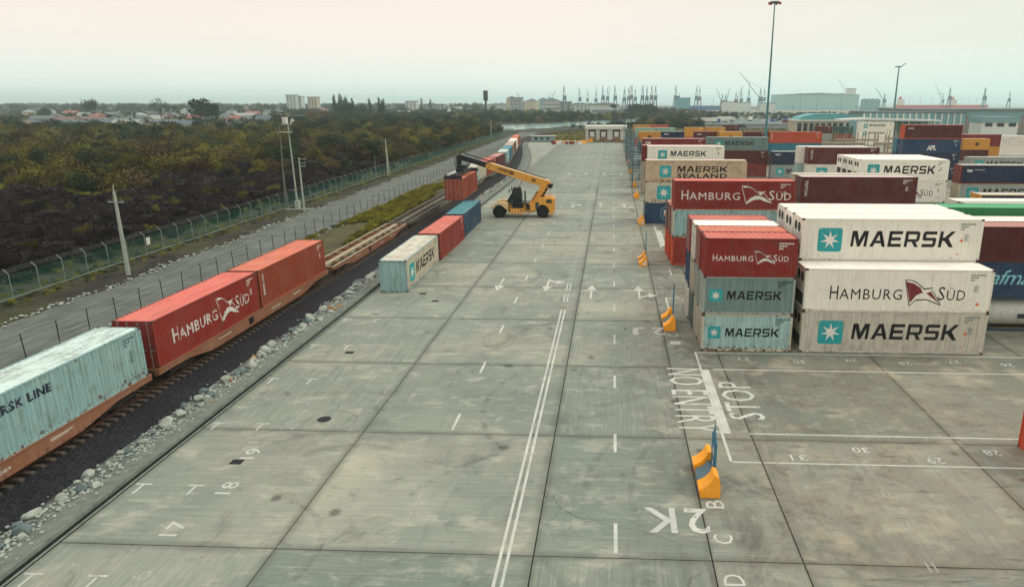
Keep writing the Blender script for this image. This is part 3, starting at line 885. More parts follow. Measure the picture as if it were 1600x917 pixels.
# concrete that fills the widening wedge behind the straight edge
s = MB(); s.add([(x, y, -.004) for x, y in [(-21.2, 176), (-21.2, 300.9), (-35.5, 300.9), (-33, 276), (-30, 256), (-26.5, 230), (-24.5, 214), (-22.6, 196), (-21.4, 181)]], [tuple(range(9))])
s.build('slab', M_CONC, yard)
# stony strip between ballast and kerb
t = NT('crushed_stone'); G = t.geo.outputs['Position']
v = t.n.new('ShaderNodeTexVoronoi'); v.inputs['Scale'].default_value = 5.0; t.l.new(G, v.inputs['Vector'])
n1 = t.noise(G, .8, 4, .6)
c_ = t.mix(t.rng(v.outputs['Color'], .1, .9), lin((84, 92, 88)), lin((148, 152, 142)))
c_ = t.mix(t.rng(n1, .45, .65, 0, .7), c_, lin((70, 72, 68)))
t.bump(v.outputs['Distance'], 1.0, .12)
M_CRUSH = t.out(c_, .95)
cross_strip('stony_strip', edge, [(-3.2, -.27), (-2.6, -.12), (-1.6, -.10)], M_CRUSH)

# ------------------------------------------------------------------ painted markings (sheets 4 mm above the slabs)
M_MARK = None
t = NT('worn_road_paint'); G = t.geo.outputs['Position']
n1 = t.noise(G, 2.2, 6, .75); n2 = t.noise(G, .5, 4, .6)
tr = t.n.new('ShaderNodeBsdfTransparent'); mx = t.n.new('ShaderNodeMixShader')
t.out(t.mix(t.rng(n2, .3, .7), lin((168, 170, 158)), lin((206, 204, 190))), .7)
fac = t.rng(t.math('ADD', n1, t.rng(n2, .3, .7, -.06, .06)), .57, .72)
t.l.new(fac, mx.inputs[0]); t.l.new(t.b.outputs[0], mx.inputs[1]); t.l.new(tr.outputs[0], mx.inputs[2])
t.l.new(mx.outputs[0], t.n['Material Output'].inputs['Surface'])
M_MARK = t.m
t = NT('faded_road_paint'); G = t.geo.outputs['Position']
n1 = t.noise(G, 3.0, 6, .75)
tr = t.n.new('ShaderNodeBsdfTransparent'); mx = t.n.new('ShaderNodeMixShader')
t.out(lin((178, 178, 168)), .75)
t.l.new(t.rng(n1, .50, .68, .28, 1.0), mx.inputs[0]); t.l.new(t.b.outputs[0], mx.inputs[1]); t.l.new(tr.outputs[0], mx.inputs[2])
t.l.new(mx.outputs[0], t.n['Material Output'].inputs['Surface'])
M_MARK2 = t.m
ZM = .004
def quad(name, x0, x1, y0, y1, m=None, z=ZM):
    return MB().add([(x0, y0, z), (x1, y0, z), (x1, y1, z), (x0, y1, z)], [(0, 1, 2, 3)]).build(name, m or M_MARK, yard)
def ground_text(name, txt, cx, cy, size_x, size_y, ang, m=None, bold=0.0):
    """txt fitted to reading length size_x and letter height size_y, turned by ang, centred"""
    b = fit_bm(text_bm(txt, bold), -size_x / 2, size_x / 2, -size_y / 2, size_y / 2)
    for v in b.verts: v.co = Vector((v.co.x, v.co.z, 0))
    me = bpy.data.meshes.new(name); b.to_mesh(me); b.free()
    return link(name, me, m or M_MARK, yard, loc=(cx, cy, ZM + .002), rot=(0, 0, R(ang)))
quad('double_line', -4.08, -3.96, 8, 54.6); quad('double_line', -3.79, -3.67, 8, 54.6)
for a, b in ((57.0, 59.4), (60.6, 63.4), (65, 296)):
    quad('double_line', -4.08, -3.97, a, b, M_MARK if a < 64 else M_MARK2); quad('double_line', -3.79, -3.68, a, b, M_MARK if a < 64 else M_MARK2)
dash = MB().add([(-.075, -.97, 0), (.075, -.97, 0), (.075, .97, 0), (-.075, .97, 0)], [(0, 1, 2, 3)]).mesh('lane_dash')
for k in range(33):
    y = 23.75 + 7.87 * k
    link('lane_dash', dash, M_MARK, yard, loc=(.3, y, ZM)); link('lane_dash', dash, M_MARK if k else M_MARK2, yard, loc=(-8.15, y + 2.0, ZM))
def arrow(x, y, flip=False, side=0, sc=1.0):
    s = MB(); s.add([(-.09, -2.2, 0), (.09, -2.2, 0), (.09, .5, 0), (-.09, .5, 0)], [(0, 1, 2, 3)]); s.add([(-.48, .5, 0), (.48, .5, 0), (0, 2.3, 0)], [(0, 1, 2)])
    if side:
        s.add([(side * .111, -1.8, 0), (side * .8, -1.2, 0), (side * .8, -.8, 0), (side * .111, -1.35, 0)], [(0, 1, 2, 3)]); s.add([(side * .8, -1.7, 0), (side * .8, -.3, 0), (side * 1.6, -1.0, 0)], [(0, 1, 2)])
    o = s.build('lane_arrow', M_MARK, yard, loc=(x, y, ZM), rot=(0, 0, math.pi if flip else 0)); o.scale = (sc, sc, sc)
arrow(-1.75, 60.2); arrow(2.5, 60.2, side=1); arrow(-10.3, 62.5, True); arrow(-5.9, 62.5, True, side=-1)
arrow(-1.9, 114.5); arrow(2.0, 113.8, side=1); arrow(-6.4, 113.6, True, side=-1); arrow(-10.2, 113.9, True)
for y in (166, 216): arrow(-1.8, y); arrow(2.1, y, side=1); arrow(-6.2, y, True); arrow(-10.2, y, True)
# stacking-side markings
quad('boundary_line', 5.72, 5.86, 30.0, 45.0); quad('boundary_bar', 5.87, 6.27, 32.9, 41.74)
quad('boundary_line', 3.6, 5.70, 41.75, 41.92); quad('boundary_line', 6.56, 60, 41.75, 41.90); quad('boundary_line', 7.2, 60, 32.86, 32.98); quad('boundary_line', 5.87, 7.2, 29.88, 30.02); quad('boundary_line', 7.3, 60, 29.9, 30.0)
quad('boundary_line', 5.9, 60, 44.78, 44.92)
quad('boundary_line', 4.7, 4.85, 54.2, 58.6); quad('boundary_line', 4.86, 6.0, 58.45, 58.6)
for yy in (66.6, 91.8, 117.2, 142.6): 
    quad('boundary_line', 5.85, 6.0, yy, yy + 2.6); quad('boundary_line', 6.01, 9.0, yy, yy + .15)
quad('boundary_line', 5.72, 5.86, 80, 95.4); quad('boundary_bar', 5.87, 6.5, 81, 91)
quad('boundary_line', 2.4, 5.6, 70.3, 70.5, M_MARK2); quad('boundary_line', 2.6, 5.6, 86.2, 86.6, M_MARK2)
ground_text('no_entry_lettering', 'NO ENTRY', 4.68, 37.4, 9.0, 2.15, -90, M_MARK, .0)
ground_text('stop_lettering', 'STOP', 7.45, 37.2, 5.2, 1.95, 90, M_MARK, .0)
ground_text('bay_lettering', 'K', 2.12, 25.05, 1.3, 1.75, 180, bold=.012); ground_text('bay_lettering', '2', 3.62, 25.05, .95, 1.75, 180, bold=.012)
ground_text('bay_lettering', 'J', 2.1, 49.3, .9, 1.7, 180, bold=.012); ground_text('bay_lettering', '2', 3.6, 49.3, 1.0, 1.7, 180, bold=.012)
for ch, y in (('A', 28.6), ('B', 26.3), ('C', 23.85), ('D', 21.45)): ground_text('row_letter', ch, 4.5, y, .62, .75, 90)
for ch, y in (('I', 46.8), ('C', 48.4)): ground_text('row_letter', ch, 4.6, y, .62, .75, 90)
# bay numbers along the rail side
for k in range(16, 28):
    y = 20.5 + 3.07 * (k - 16)
    ground_text('bay_number', str(k), -16.8 - (.5 if k % 2 else 0), y, 1.0, .72, 90, M_MARK2 if k not in (17, 18, 19) else M_MARK)
    if k % 2 == 0 and k < 27:
        for xx in (-18.3, -20.7):
            quad('bay_mark', xx - .35, xx + .35, y + .1, y + .2, M_MARK); quad('bay_mark', xx - .05, xx + .05, y - .65, y + .098, M_MARK)
# slot numbers in front of the stacks
for k, x in zip((31, 30, 29, 28, 27, 26), (8.9, 12.4, 15.9, 19.2, 22.5, 25.7)): ground_text('slot_number', str(k), x, 43.4 + (.4 if k % 2 else 0), .8, .55, 180, M_MARK)
for k, x in zip((31, 30, 29, 28), (9.1, 12.3, 15.5, 18.6)): ground_text('slot_number', str(k), x, 30.5 + (.9 if k % 2 == 0 else 0), .8, .55, 180, M_MARK)
for x, y in ((11.9, 27.4), (11.8, 25.0), (11.7, 22.5)):
    quad('tick_mark', x, x + .07, y - .3, y + .3, M_MARK2); quad('tick_mark', x + .25, x + .32, y - .3, y + .3, M_MARK2)
# curved tyre marks
t = NT('tyre_rubber_mark'); G = t.geo.outputs['Position']; n1 = t.noise(G, 1.3, 6, .75)
tr = t.n.new('ShaderNodeBsdfTransparent'); mx = t.n.new('ShaderNodeMixShader'); t.out(lin((46, 46, 46)), .8)
t.l.new(t.rng(n1, .42, .70, .0, .24), mx.inputs[0]); t.l.new(tr.outputs[0], mx.inputs[1]); t.l.new(t.b.outputs[0], mx.inputs[2]); t.l.new(mx.outputs[0], t.n['Material Output'].inputs['Surface'])
M_SKID = t.m
for i, (cx_, cy_, r_, a0, a1, w_) in enumerate([(2, 36, 9, 150, 215, .32), (-2, 24, 7, 100, 160, .3), (-16, 34, 3.2, 10, 120, .35), (-15, 22, 4, -20, 70, .3), (-6.5, 47, 2.6, 60, 300, .3), (-6.5, 47, 2.2, 80, 280, .2), (12, 33, 8, 200, 250, .35), (14, 36, 12, 215, 250, .35), (19, 24, 9, 120, 160, .4), (-18, 72, 3, -40, 120, .3), (-13, 66, 6, -30, 60, .35), (2, 84, 9, 160, 230, .4), (-12, 96, 8, -40, 40, .5), (-10, 84, 12, -10, 40, .4), (0, 52, 22, 172, 190, .3), (1.4, 52, 22, 172, 192, .3), (9, 27, 10, 150, 185, .35), (11, 27, 10, 150, 188, .3)]):
    s = MB(); ln = [R(a0 + (a1 - a0) * q / 24) for q in range(25)]
    s.strip(ln, lambda a: ((cx_ + (r_ - w_ / 2) * math.cos(a), cy_ + (r_ - w_ / 2) * math.sin(a), .0022 + .0001 * i), (cx_ + (r_ + w_ / 2) * math.cos(a), cy_ + (r_ + w_ / 2) * math.sin(a), .0022 + .0001 * i)))
    s.build('tyre_mark', M_SKID, yard)
# iron covers
M_IRON = plain('cast_iron', (40, 40, 42), .7, .3, 8, .3)
for i, (x, y, r_) in enumerate([(-15.3, 33.6, 0), (-17.6, 28.9, 1), (-17.7, 43.8, 1), (-15.0, 56.6, 1), (7.6, 67.6, 0), (-16.7, 58.9, 1)]):
    s = MB()
    if r_: s.box(-.28, .28, -.22, .22, 0, .012); [s.box(-.24 + .12 * q, -.19 + .12 * q, -.18, .18, .0121, .02) for q in range(5)]
    else:
        s.tube((0, 0, 0), (0, 0, .012), .36, n=20); s.tube((0, 0, .0121), (0, 0, .02), .2, n=16)
    o = s.build('drain_cover', M_IRON, None, loc=(x, y, .002))
    tag(o, ['round iron manhole cover beside the faded bay numbers', 'square iron drain grate beside the painted number 19', 'square iron drain grate near the kerb level with the middle of the red wagon load', 'dark iron drain grate in front of the white container on the ground', 'round iron cover in the painted corner in front of the second stack', 'dark iron drain grate hard against the end of the white container on the ground'][i], 'drain cover', 'iron covers in the concrete')
# ------------------------------------------------------------------ the stacks
h, st = 2.896, 2.591
L2, L4, L5 = 6.058, 12.192, 13.716
DNX = 0
CN = {'hs_red': 'bright red', 'red': 'red', 'rust_red': 'rusty red', 'maroon': 'maroon', 'dark_red': 'dark red', 'brown': 'brown', 'orange': 'orange', 'teal_pale': 'pale teal rust-streaked', 'teal_grey': 'grey-teal', 'sky_teal': 'whitish teal rust-flecked', 'grey': 'grey', 'white': 'white', 'reefer_grey': 'off-white refrigerated', 'beige': 'rusty beige', 'worn_white': 'rust-stained white', 'navy': 'navy blue', 'blue': 'blue', 'steel_blue': 'steel blue', 'teal_blue': 'teal blue', 'yellow': 'mustard yellow', 'green': 'green', 'dark_green': 'dark green', 'mint': 'mint green', 'pink_grey': 'pinkish grey', 'char': 'dark grey'}
DN = {'maersk40': 'with star logo and black lettering', 'maersk45': 'with star logo and black lettering', 'maersk45s': 'with star logo and two lines of lettering', 'maersk20': 'with star logo and black lettering', 'hs40': 'with white lettering and flag', 'hs40w': 'with black lettering and red flag', 'hsmark': 'with black lettering and red flag', 'hs20': 'with small white lettering and flag', 'tex': 'with white lettering down its left edge', 'texh': 'with a small white logo', 'apl': 'with three big white letters and red swoosh', 'cai': 'with three white letters in the corner', 'safmarine': 'with pale script lettering', 'msc': 'with a round black emblem', 'po': 'with a ringed flag emblem', 'star_ends': 'with a star logo', 'cosco': 'with small white lettering', 'sealogo': 'with small white lettering', 'graffiti': 'with dark scrawls', 'codes': '', 'textainer': 'with white lettering down its near edge', None: '', 'maerskline': 'with dark blue lettering'}
TIER = {1: ['alone in'], 2: ['bottom of', 'top of'], 3: ['bottom of', 'middle of', 'top of'], 4: ['bottom of', 'lower middle of', 'upper middle of', 'top of']}
_lab = set()
def stack(x, y, L, tiers, where, near=False, kind='dry', door=True, z0=0.0):
    """tiers from the ground up: (height, colour, decal[, kind[, door[, endcol]]])"""
    z = z0
    for i, tr_ in enumerate(tiers):
        H, c, d = tr_[:3]; k = tr_[3] if len(tr_) > 3 and tr_[3] else kind; dr = tr_[4] if len(tr_) > 4 and tr_[4] is not None else door
        ec = tr_[5] if len(tr_) > 5 else None
        size = {L2: 'short', L4: 'long', L5: 'extra-long'}[L]
        dd_ = DN[d]; tt_ = TIER[len(tiers)][i]; w_ = where.replace('nearest short stack', 'nearest stack')
        cands = ['%s %s container %s, %s %s' % (CN[c], size, dd_, tt_, w_), '%s container %s, %s %s' % (CN[c], dd_, tt_, w_), '%s %s container, %s %s' % (CN[c], size, tt_, w_), '%s container, %s %s' % (CN[c], tt_, w_)]
        lab = next((q for q in cands if len(q.split()) <= 16), cands[-1]).replace(' ,', ',').replace('  ', ' ')
        j = 0
        dx = (random.random() - .5) * .06; dy = (random.random() - .5) * .05
        container(x + L / 2 + dx, y + CW / 2 + dy, z + .012, L, H, k, c, d, lab, near, R((random.random() - .5) * .3), dr, endcol=ec)
        z += H + .012
# block 1, short bay
stack(6.2, 45.25, L2, [(st, 'sky_teal', 'maersk20', None, True, 'worn_white'), (st, 'teal_grey', 'maersk20', None, False, 'grey'), (st, 'hs_red', 'hs20', None, False)], 'the nearest stack, front row', True)
stack(6.15, 47.75, L2, [(st, 'grey', None, None, True, 'worn_white'), (st, 'grey', None), (st, 'rust_red', None, None, True)], 'the nearest short stack, second row', True)
stack(6.1, 50.25, L2, [(st, 'dark_green', None), (st, 'worn_white', None, None, True), (st, 'white', None, None, True)], 'the nearest short stack, third row', True)
stack(6.0, 52.75, L2, [(st, 'white', None), (st, 'blue', None, None, False), (st, 'red', None, None, True)], 'the nearest short stack, last row', True)
# block 1, long bay of refrigerated boxes
stack(12.85, 45.3, L4, [(h, 'reefer_grey', 'maersk40', 'reefer'), (h, 'white', 'hs40w', 'reefer')], 'the two-high front row right of the nearest stack', True, 'reefer', 'machine')
stack(13.05, 47.95, L4, [(h, 'reefer_grey', None), (h, 'white', None), (h, 'white', 'maersk40')], 'the row behind the two-high white front row', True, 'reefer', 'machine')
stack(13.05, 50.45, L4, [(h, 'white', None), (h, 'reefer_grey', None), (h, 'white', None)], 'the third row of white refrigerated boxes', True, 'reefer', 'machine')
stack(13.05, 52.95, L4, [(h, 'reefer_grey', None), (h, 'white', None), (h, 'white', None)], 'the last row of white refrigerated boxes', True, 'reefer', 'machine')
# block 1, bay at the right edge (bottom tier is a tank container, built below)
stack(26.45, 50.5, L4, [(st, 'blue', 'safmarine'), (st, 'maroon', 'codes')], 'the right-edge stack above the tank container', True, z0=st + .012)
stack(26.6, 53.1, L4, [(st, 'grey', None), (st, 'grey', None), (st, 'white', None)], 'the right-edge stack, second row')
stack(26.2, 55.7, L4, [(h, 'grey', None), (h, 'grey', None), (st, 'green', None)], 'the right-edge stack, third row')
# behind it
stack(38.3, 76.5, L4, [(h, 'grey', None), (h, 'grey', None, None, True)], 'the low grey rows behind the green box')
stack(38.3, 79.0, L4, [(h, 'navy', None), (h, 'white', None)], 'the low rows behind the green box, back row')
stack(43.6, 84.5, L4, [(h, 'navy', None), (h, 'navy', None, None, True, 'yellow')], 'the low right-edge rows with a pale roof')
# block 2
stack(6.25, 71.2, L4, [(h, 'red', None, None, False, 'orange'), (h, 'teal_pale', 'codes', None, True, 'worn_white'), (h, 'hs_red', 'hs40', None, False, 'red')], 'the second block, front row', True)
stack(6.15, 73.75, L2, [(h, 'rust_red', None, None, False, 'orange'), (h, 'red', None)], 'the second block, second row', True)
stack(6.1, 76.3, L2, [(h, 'orange', None, None, False), (h, 'maroon', None)], 'the second block, third row')
stack(20.1, 75.6, L4, [(h, 'brown', None), (h, 'red', None), (h, 'brown', 'tex')], 'the second block beside the lettered red one', True)
stack(20.1, 78.15, L4, [(h, 'grey', None), (h, 'white', None), (h, 'worn_white', None)], 'the second block, pale-roofed back row')
# block 3
stack(4.55, 96.6, L5, [(h, 'blue', 'po'), (h, 'worn_white', 'star_ends'), (h, 'beige', 'maersk45s')], 'the third block, front row', True)
stack(4.9, 99.2, L5, [(h, 'grey', None), (h, 'worn_white', None)], 'the third block, second row')
stack(34.1, 99.1, L4, [(h, 'grey', None), (h, 'white', 'hs40w'), (h, 'white', 'maersk40')], 'the white pile behind the brown box, front row', True, 'reefer', 'machine')
stack(34.1, 101.6, L4, [(h, 'grey', None), (h, 'white', None), (h, 'white', None)], 'the white pile behind the brown box, second row', False, 'reefer', 'machine')
stack(34.1, 104.1, L4, [(h, 'grey', None), (h, 'white', None), (h, 'white', None)], 'the white pile behind the brown box, third row', False, 'reefer', 'machine')
stack(34.1, 106.6, L4, [(h, 'grey', None), (h, 'white', None), (h, 'white', None)], 'the white pile behind the brown box, last row', False, 'reefer', 'machine')
stack(49.1, 101.4, L4, [(st, 'grey', None), (st, 'grey', 'maersk40', None, True, 'worn_white'), (st, 'navy', 'texh', None, True, 'dark_red')], 'the pile right of the big white refrigerated box')
# block 4
stack(6.3, 127.7, L5, [(h, 'worn_white', None), (h, 'grey', None), (h, 'white', 'maersk45')], 'the fourth block, front row', False, 'dry')
stack(5.4, 130.4, L5, [(h, 'worn_white', None), (h, 'worn_white', None), (h, 'dark_red', None, None, False)], 'the fourth block, second row')
stack(34.2, 125.5, L4, [(h, 'grey', None), (h, 'white', 'star_ends'), (h, 'brown', 'tex', None, True)], 'the pile behind the white refrigerated pile, front row')
stack(33.2, 128.1, L4, [(h, 'teal_blue', None), (h, 'sky_teal', None), (h, 'white', None)], 'the pile behind the white refrigerated pile, second row')
stack(70.7, 143.4, L4, [(h, 'grey', None), (h, 'grey', 'maersk40')], 'the low grey pile at the far right')
# block 5
stack(6.35, 154.5, L5, [(h, 'grey', None), (h, 'maroon', None), (h, 'dark_red', 'cai')], 'the fifth block, first bay')
stack(21.1, 160.8, L5, [(h, 'red', 'hsmark'), (h, 'maroon', 'codes'), (h, 'teal_grey', 'maersk45')], 'the fifth block, second bay')
stack(35.2, 158.1, L4, [(h, 'grey', 'maersk40'), (h, 'navy', 'sealogo')], 'the two-high pile right of the grey lettered box')
stack(62.2, 155.4, L4, [(h, 'navy', 'codes'), (h, 'navy', 'codes'), (h, 'blue', 'apl'), (h, 'maroon', 'cosco', None, False, 'orange')], 'the tallest pile at the right')  # top box: orange end and frame carry brighter side light in their colour
stack(62.0, 158.0, L2, [(h, 'grey', None), (h, 'blue', None), (h, 'teal_blue', None)], 'the row behind the tallest pile')
# block 6
for x, c, d, dd in ((6.8, 'yellow', 'msc', None), (13.0, 'navy', 'sealogo', None), (21.7, 'maroon', 'cosco', None), (28.3, 'yellow', 'msc', None), (35.0, 'maroon', 'codes', None)):
    stack(x, 191.3, L2, [(h, 'grey', None), (h, random.choice(('red', 'grey', 'blue')), None), (h, c, d)], 'the sixth block, ' + {6.8: 'leftmost pile', 13.0: 'second pile from the left', 21.7: 'pile behind the grey lettered box', 28.3: 'pile right of the maroon one', 35.0: 'pile touching the orange long box'}[x])
stack(41.5, 190.7, L5, [(h, 'brown', None), (h, 'teal_blue', None), (h, 'orange', 'tex', None, False)], 'the sixth block, long bay')
# block 7, 8
for x, y, c, w in ((6.7, 217, 'mint', 'leftmost pile'), (13.0, 219, 'mint', 'second pile from the left'), (22.3, 222.8, 'yellow', 'third pile from the left'), (28.8, 223.1, 'yellow', 'rightmost pile')):
    stack(x, y, L2, [(h, 'grey', None), (h, 'orange', None), (h, c, 'codes')], 'the seventh block, ' + w)
for x, c, w in ((6.8, 'yellow', 'left pile'), (12.9, 'orange', 'right pile')):
    stack(x, 243.3, L2, [(h, 'grey', None), (h, 'grey', None), (h, c, None)], 'the eighth block, ' + w)
stack(42.4, 277.5, L2, [(st, 'grey', None), (st, 'red', None), (st, 'maroon', 'codes')], 'the farthest pile near the siding')
stack(73.8, 264, L2, [(st, 'grey', None), (st, 'grey', None), (st, 'maroon', 'codes')], 'the far pile left of the dark green box')
stack(80.4, 261.4, L2, [(st, 'grey', None), (st, 'red', None), (st, 'dark_green', 'codes')], 'the far pile behind the posts')
stack(96.6, 286, L5, [(h, 'white', None), (h, 'white', 'maersk45'), (h, 'white', 'maersk45')], 'the far white pile left of the tallest pile', False, 'dry')
stack(84.6, 175.2, L2, [(st, 'grey', None), (st, 'maroon', None), (st, 'yellow', 'msc')], 'the pile just right of the tallest pile')
stack(82.4, 178.0, L4, [(h, 'yellow', None), (h, 'yellow', None), (h, 'dark_red', None)], 'the pale-roofed pile behind the yellow box')
stack(101.8, 192, L4, [(st, 'grey', None), (st, 'white', None), (st, 'white', 'graffiti')], 'the far right pile behind the parked truck')
# lone box entering the frame at the right
container(20.2 + L4 / 2, 29.75 + CW / 2, .01, L4, st, 'dry', 'orange', None, 'bright orange container whose corner shows at the right edge of the picture', True, 0, False)
# boxes on the ground by the kerb
def long_box(x, y, z, L, H, c, d, lab, yaw=0.0, door=True, endcol=None, kind='dry', near=True):
    """box whose length runs along the quay; x = its left side, y = its near end"""
    a = R(90) + yaw
    cx = x + CW / 2 * math.cos(yaw) - L / 2 * math.sin(yaw); cy = y + L / 2 * math.cos(yaw) + CW / 2 * math.sin(yaw)
    return container(cx, cy, z, L, H, kind, c, d, lab, near, a, door, endcol=endcol)
long_box(-20.55, 59.2, .01, L4, h, 'worn_white', 'maersk40', 'rust-stained white container with star logo standing on the ground beside the kerb', R(.7), False, 'teal_pale')
long_box(-20.7, 72.3, .01, L4, h, 'red', 'codes', 'plain red container on the ground behind the white one', R(-.2), True)
long_box(-20.85, 85.6, .01, L4, h, 'steel_blue', None, 'steel blue container on the ground, last of the three by the kerb', R(.8), True)
# boxes on the train
long_box(-28.95, 24.0, 1.27, L4, h, 'teal_pale', 'maerskline', 'pale teal rust-streaked container with dark lettering on the nearest wagon', 0, True)
long_box(-28.95, 11.4, 1.27, L4, h, 'grey', None, 'grey container on the wagon cut by the left edge of the picture', 0, True)
long_box(-28.95, 37.25, 1.27, L4, h, 'hs_red', 'hs40t', 'bright red container with white lettering and flag riding on a wagon', 0, True)
long_box(-28.95, 49.75, 1.27, L4, h, 'rust_red', 'textainer', 'plain rusty red container riding on the wagon behind the lettered red one', 0, True)
YT = [(122.2, 'grey', None, 'grey container on the train hidden behind the lifted box'), (135.2, 'worn_white', 'star_ends', 'white container with a star logo on the train just behind the lifted box'), (148.2, 'red', 'codes', 'red container on the train seen under the black boom'), (162.0, 'maroon', None, 'maroon container with pinkish roof on the train above the boom'),
      (177.6, 'sky_teal', 'star_ends', 'whitish teal container with a logo on the train, beyond the maroon one'), (192.0, 'teal_blue', 'codes', 'teal blue container on the train'), (206.0, 'pink_grey', None, 'pinkish grey container on the train beyond the teal blue one'), (219.5, 'brown', None, 'brown container on the train, fourth from its far end'),
      (233.0, 'white', None, 'white container on the train, third from its far end'), (246.5, 'rust_red', None, 'rusty red container on the train, next to last'), (260.0, 'rust_red', None, 'rusty red container at the far end of the train')]
TRAIN_FAR = []
for y, c, d, lab in YT:
    a = 0.0 if y < 170 else math.atan(.095)
    TRAIN_FAR.append((y, a))
    long_box(trk(y) - CW / 2, y, 1.27, L4, h, c, d, lab, a, y < 200 or True, near=False)
# box hanging from the reach stacker
LIFT = (-23.2, 96.0, 3.2)
long_box(LIFT[0], LIFT[1], LIFT[2], L4, h, 'orange' if 0 else 'rust_red', None, 'rusty orange-red container hanging from the reach stacker above the track', R(.8), True)

# tank container under the blue box at the right edge
tk = empty('tank_container', (26.75 + 3.03, 50.5 + CW / 2, .012)); tag(tk, 'white tank container in a dark frame under the blue box at the right edge', 'tank container')
M_TANK = paint('tank_white', (206, 204, 192), .12, .1); M_TFR = plain('tank_frame_blue', (52, 72, 84), .6, .2, 4)
for dx in (0, L2 + .1):
    s = MB()
    for sx in (-1, 1):
        for sy in (-1, 1): s.box(dx + sx * 2.97 - .06, dx + sx * 2.97 + .06, sy * 1.16 - .05, sy * 1.16 + .05, 0, st)
        s.bar((dx + sx * 2.97, -1.1, .1), (dx + sx * 2.97, 1.1, st - .1), .07)
    for sy in (-1, 1):
        for z in (.08, st - .08): s.bar((dx - 2.91, sy * 1.16, z), (dx + 2.91, sy * 1.16, z), .12)
        s.bar((dx - 2.9, sy * 1.16, st - .15), (dx - 1.6, sy * 1.16, .15), .07); s.bar((dx + 2.9, sy * 1.16, st - .15), (dx + 1.6, sy * 1.16, .15), .07)
    s.build('tank_frame', M_TFR, tk)
    s = MB(); s.tube((dx - 2.6, 0, 1.27), (dx + 2.6, 0, 1.27), 1.07, n=32, cap=False)
    for sg in (-1, 1): s.tube((dx + sg * 2.6, 0, 1.27), (dx + sg * 2.86, 0, 1.27), 1.07, .55, n=32)
    s.build('tank_shell', M_TANK, tk, smooth=True)
    s = MB(); s.box(dx - 2.4, dx + 2.4, -.28, .28, 2.36, 2.39); s.build('walkway', plain('walkway_dark', (60, 72, 76), .7, .2), tk)
    s = MB(); s.box(dx + .3, dx + 1.1, -1.088, -1.07, .95, 1.3); s.build('data_plate', M_GRILLE, tk)
